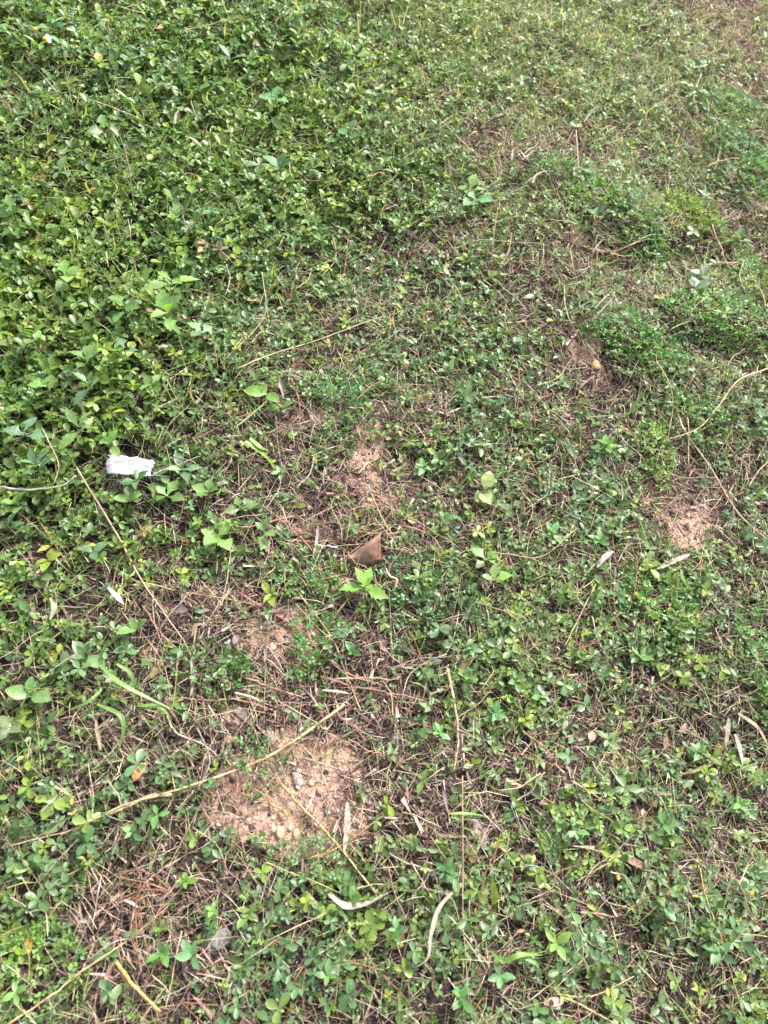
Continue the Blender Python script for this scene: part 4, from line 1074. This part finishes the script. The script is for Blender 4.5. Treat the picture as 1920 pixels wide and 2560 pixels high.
# ---- the torn white scrap
q4 = [at(264, 1184, .050), at(376, 1192, .050), at(384, 1149, .060), at(270, 1136, .060)]
nu, nv = 34, 16
V = []
for j in range(nv):
    for i in range(nu):
        s, t = i / (nu - 1), j / (nv - 1)
        ss, tt = s, t
        eL = float(fbm(3.1, t * 6, 1, 3, 7)) - .5; eR = float(fbm(8.3, t * 5, 1, 3, 9)) - .5; eT = float(fbm(s * 9, 2.2, 1, 3, 4)) - .5
        ss += (1 - s) ** 3 * eL * .12 + s ** 3 * eR * .14
        tt += t ** 4 * eT * .22
        if i in (0, nu - 1): ss += rng.uniform(-.01, .01)
        if j == nv - 1: tt += rng.uniform(-.03, .02)
        if j == 0: tt += rng.uniform(-.02, .03)
        p = (q4[0] * (1 - ss) + q4[1] * ss) * (1 - tt) + (q4[3] * (1 - ss) + q4[2] * ss) * tt
        p = p + np.array([0, -.4, .9]) * (.004 * math.sin(3.0 * s) - .002 * math.exp(-((t - .62 + .15 * s) / .04) ** 2) + .0010 * math.sin(7 * s + 5 * t) + .0006 * math.sin(15 * s - 9 * t) - .0034 * math.exp(-((s - .62 - .25 * t) / .03) ** 2) + rng.normal(0, .0004))
        V.append(p)
V = np.array(V); T = []
for j in range(nv - 1):
    for i in range(nu - 1):
        a = j * nu + i; T += [(a, a + 1, a + nu + 1), (a, a + nu + 1, a + nu)]
o = own_mesh('board_scrap', V, T, None, None, M_FOAM)
sm = o.modifiers.new('thickness', 'SOLIDIFY'); sm.thickness = .006; sm.offset = -1
tag(o, 'scrap', 'torn white scrap of board lying in the green mat')

# ---- stones
import bmesh
def stone(u_, v_, w_px, h_px, colour, label=None, phrase=None, name='stone', cat='stone', rot=0.0, h=.002, seed=0, flat=.6, box=.0, mat=None):
    bm = bmesh.new(); bmesh.ops.create_icosphere(bm, subdivisions=2, radius=1)
    V = np.array([v.co[:] for v in bm.verts]); T = np.array([[v.index for v in f.verts] for f in bm.faces]); bm.free()
    rs = np.random.default_rng(seed + int(u_ * 7 + v_))
    if box > 0: V = V / np.maximum(np.abs(V).max(1, keepdims=True), .001) * box + V * (1 - box)
    for _ in range(7):                                       # chip flat facets
        d = unit(rs.normal(0, 1, 3)); k = rs.uniform(.62, .9); e = V @ d - k
        V = V - np.outer(np.maximum(e, 0), d) * .85
    V = V * (1 + rs.normal(0, .025, (len(V), 1)))
    Pc = at(u_, v_, h + canopy(u_, v_)); _, _, dep = project(Pc[None]); s = float(mpp(dep[0]))
    cr, sr = math.cos(rot), math.sin(rot)
    V = V * np.array([w_px * .5 * s, h_px * .58 * s, min(w_px, h_px) * flat * .6 * s])
    V = np.stack([V[:, 0] * cr - V[:, 1] * sr, V[:, 0] * sr + V[:, 1] * cr, V[:, 2]], 1)
    V[:, 2] += SA * V[:, 0] + SB * V[:, 1]
    o = own_mesh(name, V + Pc, T, np.repeat(rs.uniform(.88, 1.1, (len(V), 1)), 3, 1), None, mat or M_STONE, colour)
    tag(o, cat, label, None if label else 'stones in the sandy patches')
    if not label: auto_label(o, phrase, Pc)
    return o
stone(743, 1943, 24, 40, (.38, .355, .32), 'pale oblong brick-like stone on the upper sandy patch', rot=.3, box=.75, h=.004)
stone(701, 2083, 21, 28, (.66, .49, .30), 'squarish cream stone at the bottom of the sandy patch', box=.5, h=.004)
stone(684, 2072, 14, 20, (.62, .48, .35), 'small cream stone beside the squarish one on sand', h=.003)
stone(1490, 912, 26, 26, (.60, .40, .19), 'orange sandstone lump on the strawy sand patch', h=.006)
stone(1287, 851, 13, 17, (.48, .48, .48), 'lone white pebble among dark green leaves', h=.03)
stone(1200, 2085, 36, 66, (.36, .27, .235), 'pale pinkish bark-like chunk in dark litter', name='bark_chunk', cat='bark', rot=.2, flat=.3, h=.006)
stone(722, 1003, 14, 14, (.46, .44, .42), 'small grey pebble at the edge of the sandy gap', h=.005)
stone(540, 2350, 84, 44, (.20, .19, .19), 'grey crumbly lump behind the lance-leaved weed', cat='lump', name='clod', rot=.3, flat=.35, h=.004)
for u_, v_, a_, b_, c_ in [(708, 2037, 28, 24, (.58, .38, .20)), (702, 1925, 14, 12, (.60, .54, .47)), (745, 1966, 14, 14, (.66, .62, .54)), (778, 1958, 16, 14, (.55, .40, .30)), (800, 1977, 20, 18, (.55, .32, .17)), (820, 2030, 16, 16, (.58, .50, .43)),
        (742, 2085, 22, 24, (.58, .38, .23)), (775, 2007, 8, 12, (.68, .64, .58)), (725, 2070, 14, 12, (.52, .42, .35)), (700, 1866, 16, 12, (.58, .40, .28)), (683, 1616, 18, 20, (.62, .50, .40)), (717, 1603, 16, 16, (.26, .26, .27)), (802, 932, 18, 16, (.60, .50, .44)),
        (745, 938, 16, 16, (.56, .36, .20)), (1400, 862, 12, 12, (.6, .5, .4)), (925, 1250, 16, 14, (.56, .40, .22)), (845, 1240, 14, 16, (.60, .45, .24)), (1260, 1270, 18, 16, (.45, .45, .46)), (652, 2000, 12, 10, (.62, .52, .44)), (620, 2052, 14, 12, (.55, .36, .24)),
        (690, 1960, 12, 10, (.60, .44, .32)), (660, 1946, 16, 13, (.56, .38, .26)), (840, 1990, 13, 12, (.62, .48, .38)), (770, 2040, 12, 10, (.6, .42, .3)), (1770, 1315, 14, 12, (.60, .46, .32)), (1720, 1290, 12, 10, (.62, .44, .28)), (80, 1984 - 540, 14, 10, (.56, .36, .22)), (1745, 880, 14, 12, (.66, .68, .70)), (620, 1745, 12, 10, (.5, .34, .24)), (570, 1850, 22, 18, (.55, .34, .18)), (775, 1268, 14, 12, (.55, .52, .48))]:
    w_ = 'dark grey' if max(c_) < .3 else ('orange-tan' if c_[0] > 1.35 * c_[1] else ('white-grey' if c_[2] > .5 else 'cream'))
    stone(u_, v_, a_, b_, c_, None, f'small {w_} stone', h=.003)

# ---- snail shells: a spiral whorl tube
def shell(u_, v_, px, label):
    Pc = at(u_, v_, .02); _, _, dep = project(Pc[None]); s = px * .5 * float(mpp(dep[0]))
    th = np.linspace(0, 5 * np.pi, 48); g = np.exp(-.17 * th)
    path = np.stack([np.cos(th) * g * .55, np.sin(th) * g * .55, .9 * (1 - g)], 1) * s
    V, T = tube_geo(path + Pc, .48 * g * s, 8)
    o = own_mesh('snail_shell', V, T, None, None, M_STONE, (.46, .44, .42)); tag(o, 'shell', label)
shell(1657, 1103, 20, 'white snail shell beside the crossed tan stalks')
shell(660, 2195, 18, 'white snail shell below the sandy patch with stones')

# ---- broad weeds: stem with opposite pairs of leaves
LEAFM = {k: mesh_from('leaf', t.V, t.T, t.tint, t.A, M_LEAF) for k, t in dict(lobed=T_LOB, narrow=T_LOBN, lance=T_LAH, oval=T_OVH).items()}
def weed(u_, v_, px, kind, n, colour, label=None, phrase=None, h=.03, az0=None, el=(5, 45), group='broad-leaved weeds', width=1.0, azs=None):
    hb = h + 1.25 * canopy(u_, v_) + lift(u_, v_)
    top = at(u_, v_, hb); base = np.array([top[0] + rng.normal(0, .006), top[1] + rng.normal(0, .006), 0]); base[2] = gz(base[0], base[1])
    _, _, dep = project(top[None]); s = px * float(mpp(dep[0]))
    r = link('lobed_weed' if kind in ('lobed', 'narrow') else ('lance_weed' if kind == 'lance' else 'oval_weed'), None, None, base); r.empty_display_size = .02
    tag(r, 'weed', label, None if label else group)
    if not label: auto_label(r, phrase, top)
    link('stem', ME_STEM, r, mtx=stem_matrix(top - base, .0016), colour=(.13, .15, .05))
    a0 = float(rng.uniform(0, 6.28)) if az0 is None else math.radians(az0)
    for k in range(n):
        a = math.radians(azs[k]) if azs else a0 + (k % 2) * math.pi + (k // 2) * math.pi / 2 + rng.normal(0, .22)
        e = math.radians(rng.uniform(*el)) + (.25 * (k // 2))
        sz = s * (1.0 - .13 * (k // 2)) * rng.uniform(.65, 1.1) * (.82 if kind == 'lance' else 1)
        X, Y, Z = frames(rand_dir(1, np.array([a]), np.array([e])), None, rng.normal(0, .3, 1))
        pos = (top - base) * (1 - .10 * max(0, (n // 2 - 1 - k // 2)))
        c_ = np.array(colour) * 1.08 * rng.uniform(.7, 1.2) * (1 + .1 * (k // 2)) * rng.uniform(.9, 1.1, 3)
        link('leaf', LEAFM[kind], r, mtx=leaf_matrix(pos, X[0], Y[0], Z[0], sz * width, sz, sz), colour=c_)
    return r
LB, LM, LC = (.190, .310, .090), (.135, .240, .065), (.115, .215, .105)
weed(914, 1465, 62, 'narrow', 7, (.20, .35, .075), 'bright lobed weed just below the folded brown leaf', h=.04, azs=[190, 330, 120, 75, 300, 250, 20], width=1.25)
for u_, v_, px, kd, n, c_, ph in [(165, 691, 62, 'lobed', 5, LB, 'light green lobed weed'), (309, 765, 62, 'lobed', 5, LM, 'lobed weed'), (427, 700, 78, 'narrow', 4, (.17, .31, .06), 'upright light green lobed weed'), (421, 782, 66, 'lobed', 5, LB, 'light green lobed weed'), (505, 832, 52, 'lobed', 3, (.13, .24, .09), 'pale lobed weed'),
        (213, 898, 58, 'lobed', 4, LM, 'lobed weed'), (222, 961, 64, 'narrow', 5, LC, 'bluish lobed weed'), (118, 967, 60, 'lobed', 5, LM, 'lobed weed'), (417, 1240, 58, 'lobed', 5, LM, 'lobed weed'), (327, 1250, 52, 'oval', 4, LM, 'oval-leaved weed'), (87, 1161, 66, 'narrow', 6, LC, 'dark lobed weed'), (197, 1068, 64, 'narrow', 5, LM, 'lobed weed'), (457, 1175, 62, 'narrow', 5, LC, 'lobed weed'),
        (17, 1315, 60, 'narrow', 6, LC, 'bluish lobed weed'), (545, 1345, 74, 'lobed', 6, LB, 'large light green lobed weed'), (660, 1330, 50, 'lobed', 4, LM, 'lobed weed'), (1215, 1400, 52, 'lobed', 5, (.20, .33, .09), 'bright lobed weed'), (1235, 1450, 46, 'lobed', 3, LB, 'light green lobed weed'), (341, 1575, 48, 'oval', 3, LM, 'oval-leaved weed'), (214, 1640, 56, 'oval', 4, (.15, .23, .09), 'pale oval-leaved weed'), (75, 1735, 56, 'oval', 4, (.15, .24, .08), 'pale oval-leaved weed'),
        (29, 1818, 56, 'oval', 3, (.15, .20, .09), 'grey-green oval-leaved weed'), (120, 1400, 46, 'oval', 4, (.24, .28, .05), 'yellowing oval-leaved weed'), (230, 1380, 44, 'oval', 4, LC, 'oval-leaved weed'), (665, 985, 58, 'oval', 3, (.16, .29, .06), 'light green oval-leaved weed'), (700, 1020, 40, 'oval', 3, LM, 'oval-leaved weed'), (260, 320, 44, 'lobed', 4, (.16, .27, .10), 'pale lobed weed'), (575, 140, 50, 'narrow', 6, (.13, .25, .11), 'pale green narrow-leaved weed'),
        (690, 250, 46, 'lobed', 5, (.12, .24, .10), 'bluish lobed weed'), (30, 520, 48, 'oval', 4, (.11, .20, .06), 'oval-leaved weed'), (150, 430, 48, 'oval', 3, (.15, .24, .10), 'pale oval-leaved weed'), (430, 540, 52, 'lobed', 4, LB, 'light green lobed weed'), (700, 425, 54, 'oval', 3, (.13, .24, .10), 'pale oval-leaved weed'), (50, 410, 34, 'oval', 5, (.24, .33, .03), 'yellow-green oval-leaved weed'), (130, 60, 52, 'narrow', 5, (.13, .26, .14), 'blue-green narrow-leaved weed'), (150, 110, 44, 'narrow', 5, (.13, .27, .15), 'blue-green narrow-leaved weed'),
        (95, 115, 52, 'lance', 5, (.14, .26, .05), 'drooping lance-leaved weed'), (1190, 500, 54, 'lobed', 5, (.14, .27, .11), 'lobed weed'), (1175, 475, 46, 'lobed', 4, LB, 'light green lobed weed'), (1490, 540, 40, 'lobed', 5, (.15, .26, .16), 'grey-green lobed weed'), (1760, 690, 40, 'lobed', 5, (.20, .28, .18), 'whitish-green lobed weed'), (1740, 720, 38, 'lobed', 4, (.19, .27, .18), 'whitish-green lobed weed'),
        (1850, 600, 40, 'lobed', 5, (.12, .23, .10), 'lobed weed'), (870, 330, 40, 'lobed', 4, LC, 'bluish lobed weed'), (800, 600, 44, 'oval', 4, LM, 'oval-leaved weed'), (890, 130, 40, 'lobed', 4, LB, 'light green lobed weed'), (330, 60, 40, 'lobed', 4, LM, 'lobed weed'),
        (520, 1230, 54, 'lobed', 5, LM, 'lobed weed'), (600, 1270, 48, 'lobed', 4, LM, 'lobed weed'), (40, 1260, 60, 'lobed', 5, LM, 'lobed weed'), (275, 1110, 50, 'oval', 4, LM, 'oval-leaved weed'), (60, 1080, 54, 'lobed', 4, LC, 'bluish lobed weed'), (380, 960, 50, 'lobed', 4, LM, 'lobed weed'), (310, 870, 50, 'lobed', 4, LC, 'bluish lobed weed'), (80, 840, 54, 'oval', 4, LM, 'oval-leaved weed')]:
    weed(u_, v_, px, kd, n, c_, None, ph, h=.02, el=(0, 50))
weed(341, 1203, 58, 'narrow', 5, (.085, .18, .065), 'narrow lobed weed growing in front of the torn white scrap', h=.035, azs=[95, 175, 280, 215, 20])
for u_, v_, px, n, c_, ph in [(393, 2036, 50, 4, (.10, .24, .06), 'spear-leaved weed'), (330, 2082, 44, 4, (.10, .23, .06), 'spear-leaved weed'), (405, 2383, 58, 6, (.11, .24, .06), 'spear-leaved weed'), (480, 2389, 64, 5, (.12, .25, .10), 'long spear-leaved weed'), (532, 2273, 44, 8, (.17, .30, .08), 'light green spear-leaved weed'),
        (463, 2198, 42, 8, (.15, .28, .06), 'light green spear-leaved weed'), (989, 2325, 60, 7, (.11, .23, .09), 'spear-leaved weed'), (1116, 2175, 56, 6, (.07, .18, .07), 'dark spear-leaved weed'), (1151, 2493, 56, 6, (.10, .22, .07), 'spear-leaved weed'), (1394, 2360, 56, 6, (.19, .32, .06), 'yellow-green spear-leaved weed'), (1058, 1167, 46, 6, (.14, .29, .10), 'light green spear-leaved weed'),
        (1516, 1115, 52, 6, (.12, .26, .06), 'spear-leaved weed'), (457, 1627, 40, 4, (.08, .20, .06), 'dark spear-leaved weed'), (1250, 2440, 50, 5, (.10, .22, .08), 'spear-leaved weed'), (880, 1630, 40, 5, (.09, .2, .07), 'spear-leaved weed'), (1500, 1350, 44, 6, (.12, .25, .08), 'spear-leaved weed'), (1180, 1620, 40, 6, (.12, .24, .09), 'blue-green spear-leaved weed'), (1290, 1700, 44, 6, (.125, .24, .095), 'blue-green spear-leaved weed'),
        (1350, 1740, 44, 6, (.125, .24, .09), 'blue-green spear-leaved weed'), (1165, 1690, 44, 6, (.12, .235, .095), 'blue-green spear-leaved weed'), (1240, 1780, 44, 6, (.11, .26, .09), 'spear-leaved weed'), (1100, 1830, 44, 6, (.12, .27, .08), 'spear-leaved weed'), (1440, 2080, 50, 5, (.13, .25, .10), 'pale spear-leaved weed'), (1660, 2060, 46, 5, (.12, .24, .08), 'spear-leaved weed'), (1800, 2380, 60, 5, (.13, .26, .11), 'pale spear-leaved weed'),
        (1560, 2070, 44, 6, (.15, .28, .08), 'light green spear-leaved weed'), (1850, 2010, 44, 6, (.13, .28, .07), 'spear-leaved weed'), (1380, 1330, 44, 6, (.14, .27, .09), 'spear-leaved weed'), (1600, 1640, 40, 7, (.15, .29, .09), 'light green spear-leaved weed'), (40, 2480, 46, 5, (.13, .26, .06), 'spear-leaved weed'), (820, 2440, 50, 5, (.13, .25, .08), 'spear-leaved weed'), (700, 1180, 38, 5, (.13, .27, .07), 'spear-leaved weed'),
        (1750, 1880, 46, 5, (.14, .26, .10), 'pale spear-leaved weed'), (1520, 1850, 46, 5, (.16, .27, .10), 'pale spear-leaved weed'), (1420, 1890, 46, 5, (.15, .26, .12), 'pale spear-leaved weed')]:
    weed(u_, v_, px, 'lance', n, c_, None, ph, h=.025, el=(0, 35), group='spear-leaved weeds', width=1.3)

# ---- mounds of tiny leaves
def mound(u_, v_, ru, rv, colour, label=None, phrase=None, hgt=.035, dens=1.0, leaf=.0075):
    c0 = at(u_, v_); _, _, dep = project(c0[None]); s = float(mpp(dep[0]))
    a_, b_ = ru * s, rv * s * 1.25
    n = int(7500 * a_ * b_ * 3.1 * dens)
    rr = np.sqrt(rng.random(n)); th = rng.uniform(0, 2 * np.pi, n)
    edge = .45 + 1.1 * fbm(np.cos(th) * .5 + u_, np.sin(th) * .5 + v_, .35, 2, 5)
    x = c0[0] + rr * np.cos(th) * a_ * edge; y = c0[1] + rr * np.sin(th) * b_ * edge
    z = gz(x, y) + (hgt * .6 + .014) * (1 - rr ** 3) * rng.uniform(.35, 1, n) * (.5 + fbm(x, y, .04, 2, 6)) + .008
    Pp = np.stack([x, y, z], 1)
    r = link('tiny_leaved_weed', None, None, c0); r.empty_display_size = .02
    Bf, Bs = Batch(), Batch()
    d0 = unit(rand_dir(n, th + rng.normal(0, .8, n), np.radians(rng.uniform(5, 70, n))))
    cc = np.array(colour) * np.array((1.45, 1.25, 1.3)) * rng.uniform(.7, 1.35, (n, 1)) * (.85 + .3 * (1 - rr[:, None]))
    X0, Y0, Z0 = frames(d0, None, rng.normal(0, .5, n))
    Bs.add(STEM, Pp - c0 - Y0 * .006, X0, Y0, Z0, np.full(n, .0009), np.full(n, .018), np.full(n, .0009), np.tile((.12, .15, .06), (n, 1)))
    for k in range(5):
        sgn = -1 if k % 2 else 1
        f = .004 * (k // 2)
        d = unit(Y0 * (.5 if k < 4 else 1.2) + X0 * (sgn * .9 if k < 4 else 0) + rng.normal(0, .15, (n, 3)))
        X, Y, Z = frames(d, Z0, rng.normal(0, .4, n)); L_ = leaf * rng.uniform(.75, 1.2, n)
        Bf.add(T_DIA, Pp - c0 + Y0 * f, X, Y, Z, L_ * 1.0, L_, L_, cc * rng.uniform(.85, 1.15, (n, 1)))
    link('foliage', Bf.mesh('foliage', M_LEAF), r)['kind'] = 'stuff'; link('stems', Bs.mesh('stems', M_LEAF), r)['kind'] = 'stuff'
    tag(r, 'weed', label, None if label else 'mounds of tiny leaves')
    if not label: auto_label(r, phrase, c0)
FB, FY = (.125, .250, .105), (.155, .265, .065)
mound(1480, 490, 95, 55, (.14, .30, .08), 'bright green tiny-leaved mound above the dark straw hollow')
for u_, v_, ru, rv, c_, ph, hh in [(1590, 565, 85, 60, FB, 'blue-green tiny-leaved mound', .05), (1400, 440, 80, 40, FB, 'blue-green tiny-leaved mound', .035), (1640, 610, 40, 55, FB, 'blue-green tiny-leaved mound', .03), (1700, 545, 70, 60, FY, 'olive-green tiny-leaved mound', .04), (1790, 810, 130, 80, (.12, .27, .09), 'bright tiny-leaved mound', .05),
        (1555, 850, 120, 60, (.11, .26, .09), 'blue-green tiny-leaved mound', .04), (1640, 900, 100, 50, (.11, .24, .08), 'tiny-leaved mound', .03), (1635, 1145, 50, 80, (.16, .30, .08), 'light green tiny-leaved mound', .035), (855, 1040, 85, 90, (.085, .21, .085), 'blue-green tiny-leaved mound', .03), (780, 985, 60, 40, FB, 'blue-green tiny-leaved mound', .02),
        (1090, 1480, 150, 80, (.075, .16, .065), 'dark tiny-leaved mound', .03), (1040, 1540, 90, 60, (.08, .17, .08), 'dark tiny-leaved mound', .025), (780, 1640, 65, 80, (.085, .21, .06), 'tiny-leaved mound', .035), (560, 1690, 100, 60, (.09, .21, .065), 'tiny-leaved mound', .03), (1870, 420, 110, 130, (.10, .22, .11), 'blue-green tiny-leaved mound', .04), (1830, 280, 100, 60, (.11, .23, .11), 'blue-green tiny-leaved mound', .03),
        (770, 1450, 100, 60, (.10, .23, .06), 'tiny-leaved mound', .035), (1870, 700, 70, 80, (.12, .25, .08), 'tiny-leaved mound', .04), (1750, 560, 60, 50, FY, 'olive-green tiny-leaved mound', .03), (650, 1920, 70, 50, (.09, .2, .07), 'tiny-leaved mound', .02), (1750, 1060, 110, 60, (.10, .21, .07), 'tiny-leaved mound', .03), (1640, 1540, 100, 90, (.11, .26, .08), 'tiny-leaved mound', .035), (1900, 1700, 60, 120, (.12, .28, .10), 'bright tiny-leaved mound', .04),
        (1280, 1600, 90, 50, (.11, .23, .09), 'tiny-leaved mound', .025), (800, 2160, 90, 50, (.12, .24, .10), 'tiny-leaved mound', .02), (540, 800, 70, 40, (.12, .22, .12), 'grey-green tiny-leaved mound', .03), (300, 790, 60, 36, (.11, .21, .11), 'grey-green tiny-leaved mound', .06), (120, 2390, 90, 80, (.13, .28, .06), 'light green tiny-leaved mound', .03), (260, 2090, 70, 40, (.09, .19, .08), 'tiny-leaved mound', .025),
        (260, 200, 70, 40, (.11, .22, .11), 'grey-green tiny-leaved mound', .07), (420, 330, 60, 30, (.10, .2, .10), 'grey-green tiny-leaved mound', .07), (760, 120, 90, 40, (.12, .24, .10), 'tiny-leaved mound', .06), (1010, 430, 90, 40, (.11, .23, .10), 'tiny-leaved mound', .04), (1130, 210, 80, 40, (.13, .26, .10), 'tiny-leaved mound', .04), (930, 960, 60, 40, (.09, .2, .07), 'tiny-leaved mound', .02)]:
    mound(u_, v_, ru, rv, c_, None, ph, hh, leaf=.0092 if v_ < 1300 else .0084)

# ---- long green grass blades
r = link('long_grass_tuft', None, None, at(330, 1760)); tag(r, 'grass', 'tuft of long wide green grass blades over bare litter')
for pts, w, hh in [([(249, 1662), (301, 1708), (370, 1745), (446, 1780)], 13, [.03, .05, .05, .03]), ([(255, 1725), (220, 1755), (162, 1780)], 11, [.03, .04, .02]), ([(243, 1760), (301, 1789), (308, 1830), (295, 1884)], 13, [.03, .05, .04, .01]),
                   ([(292, 1659), (330, 1690), (335, 1760)], 12, [.06, .05, .02]), ([(345, 1764), (400, 1768), (428, 1797)], 12, [.02, .04, .02]), ([(335, 1765), (345, 1720), (352, 1672)], 8, [.01, .04, .07])]:
    blade(pts, w, np.array((.17, .30, .075)) * rng.uniform(.85, 1.15), None, hh, name='blade', mat=M_LEAF, twist=.3, profile='grass', parent=r)
for pts, w, hh, lab in [([(475, 585), (538, 463), (599, 365)], 8, [0, .09, .17], 'tall green grass blade leaning across the leafy mat'), ([(289, 223), (324, 255), (359, 315)], 12, [.11, .09, .02], None), ([(469, 301), (521, 258), (592, 214)], 9, [.02, .08, .12], None),
                   ([(613, 1103), (640, 1122), (665, 1143), (697, 1184)], 17, [.05, .05, .04, .01], 'broad light green blade, upper of a drooping pair'), ([(625, 1095), (650, 1118), (672, 1128)], 14, [.05, .05, .04], 'broad light green blade, shorter of a drooping pair'), ([(1235, 2260), (1236, 2225), (1228, 2190)], 18, [.005, .03, .06], 'yellow-green upright blade in dark soil'),
                   ([(1122, 2034), (1165, 2034), (1218, 2040)], 9, [.02, .03, .02], None), ([(1130, 2044), (1160, 2048), (1205, 2050)], 8, [.02, .02, .02], None), ([(1262, 2405), (1300, 2388), (1358, 2388)], 15, [.02, .04, .03], None), ([(1300, 2390), (1340, 2410), (1352, 2440)], 12, [.03, .04, .02], None), ([(1262, 2410), (1240, 2390), (1225, 2375)], 12, [.02, .04, .04], None),
                   ([(1595, 1290), (1605, 1320), (1622, 1370)], 15, [.08, .05, .01], None), ([(1700, 1430), (1712, 1455), (1722, 1478)], 10, [.05, .04, .02], None), ([(1560, 1050), (1590, 1010), (1625, 960)], 9, [.01, .04, .07], None), ([(1550, 1045), (1600, 1015), (1622, 985)], 8, [.01, .04, .05], None), ([(1380, 405), (1410, 398), (1442, 392)], 9, [.03, .05, .05], None),
                   ([(1290, 195), (1320, 175), (1360, 150)], 8, [.01, .04, .06], None), ([(1270, 190), (1300, 165), (1330, 150)], 8, [.01, .04, .06], None), ([(960, 165), (985, 150), (1020, 172)], 9, [.03, .06, .03], None), ([(670, 1000), (600, 1060), (560, 1080)], 5, [.03, .06, .04], None), ([(1885, 1250), (1900, 1235), (1920, 1215)], 10, [.02, .04, .05], None),
                   ([(1150, 1215), (1175, 1185), (1205, 1150)], 7, [.01, .03, .05], None), ([(790, 150), (800, 110), (812, 70)], 7, [.02, .07, .12], None), ([(1640, 210), (1660, 170), (1690, 140)], 8, [.01, .05, .08], None), ([(1590, 250), (1640, 225), (1680, 205)], 8, [.01, .05, .06], None), ([(1570, 130), (1578, 90), (1582, 60)], 7, [.01, .05, .09], None),
                   ([(410, 930), (480, 905), (560, 880)], 4, [.05, .08, .05], None), ([(20, 960), (80, 935), (150, 930)], 4, [.05, .08, .06], None), ([(255, 1045), (320, 990), (380, 930)], 4, [.03, .07, .10], None), ([(700, 560), (720, 500), (760, 440)], 5, [.02, .07, .11], None), ([(850, 500), (880, 450), (890, 400)], 5, [.02, .07, .10], None)]:
    c_ = (.30, .37, .055) if lab and 'yellow' in lab else np.array((.17, .29, .055)) * rng.uniform(.85, 1.2)
    blade(pts, w, c_, 'long green grass blade', hh, 'grass', 'long_grass', 'long green grass blades', label=lab, mat=M_LEAF, twist=.4, profile='grass')

for q in range(70):                                         # thin blades poking through the mat and the grassy corner
    u_, v_ = spot(lambda a, b: .75 if float(mat_f(np.array([a]), np.array([b]))[0]) > .45 else (.6 if (a > 1000 and b < 520) else .05), 10, 1900, 30, 1250)
    a = float(rng.normal(1.5, .55)); L0 = float(rng.uniform(45, 120)) * (.6 + .4 * v_ / 1280); k = float(rng.normal(0, .18))
    du, dv = math.cos(a) * L0, -math.sin(a) * L0
    cc = np.array((.24, .33, .07) if rng.random() < .6 else (.42, .38, .22)) * rng.uniform(.8, 1.2)
    blade([(u_, v_), (u_ + du * .5 - dv * k, v_ + dv * .5 + du * k), (u_ + du, v_ + dv)], float(rng.uniform(3, 6)), cc, 'thin upright grass blade' if cc[1] > cc[0] else 'thin straw-coloured grass blade',
          [-.02, .03, float(rng.uniform(.05, .10))], 'grass', 'long_grass', 'long green grass blades', mat=M_LEAF, twist=.3, profile='grass')

# ---- the upright bud
P = smooth_path([at(1466, 1062), at(1464, 1035, .03), at(1463, 1020, .055)], 12)
r = link('grass_bud', None, None, P[0]); tag(r, 'bud', 'upright pale green bud on a short stalk among straw')
V, T = tube_geo(P, np.full(12, .0013), 5); own_mesh('stem', V, T, None, None, M_LEAF, (.17, .27, .06), r)
t = np.linspace(0, 1, 12); V, T = tube_geo(P[5] + (P[-1] - P[5]) * t[:, None] * 1.15, .0062 * np.sin(np.pi * np.clip(t * .95 + .04, 0, 1)) ** .6, 7); own_mesh('head', V, T, None, None, M_LEAF, (.26, .36, .10), r)

# ---- the daisies
def daisy(u_, v_, n_pet, label):
    top = at(u_, v_, .10); base = np.array([top[0], top[1] + .02, 0]); base[2] = gz(base[0], base[1])
    r = link('daisy', None, None, base); tag(r, 'flower', label)
    V, T = tube_geo(smooth_path([base, (base + top) / 2 + [.006, 0, 0], top], 8), np.full(8, .0011), 5); own_mesh('stem', V, T, None, None, M_LEAF, (.12, .16, .05), r)
    th = np.linspace(0, 2 * np.pi, 10, endpoint=False); ax = unit(np.array([.2, -.5, .8])); X, Y, Z = frames(ax[None], np.array([0, 1.0, 0]))
    rings = []
    for q in range(5):
        f = q / 4; rad = .0062 * math.cos(f * 1.5); rings.append(top + ax * (.0045 * math.sin(f * 1.5)) + (np.cos(th)[:, None] * X + np.sin(th)[:, None] * Z) * rad)
    V = np.concatenate(rings); T = []
    for q in range(4):
        for j in range(10): a = q * 10 + j; b = q * 10 + (j + 1) % 10; T += [(a, b, b + 10), (a, b + 10, a + 10)]
    own_mesh('disc', V, T, np.repeat(rng.uniform(.8, 1.15, (len(V), 1)), 3, 1), None, M_DEAD, (.72, .40, .02), r)
    tp = leaf_tpl([0, .3, .7, .92, 1], [.1, .3, .36, .22, 0], .15, .12)
    for k in range(n_pet):
        a = math.radians(110 + k * 42); d = math.cos(a) * X[0] + math.sin(a) * Z[0]
        Xp, Yp, Zp = frames(d[None], ax)
        V = top + d * .004 + (tp.V[:, 0:1] * Xp + tp.V[:, 1:2] * Yp + tp.V[:, 2:3] * Zp) * .013
        own_mesh('petal', V, tp.T, None, None, M_STONE, (.80, .80, .80), r)
daisy(112, 97, 3, 'small white daisy with orange-yellow centre in the top corner')
daisy(88, 73, 0, 'orange-yellow flower head without petals beside the white daisy')

flush_labels()
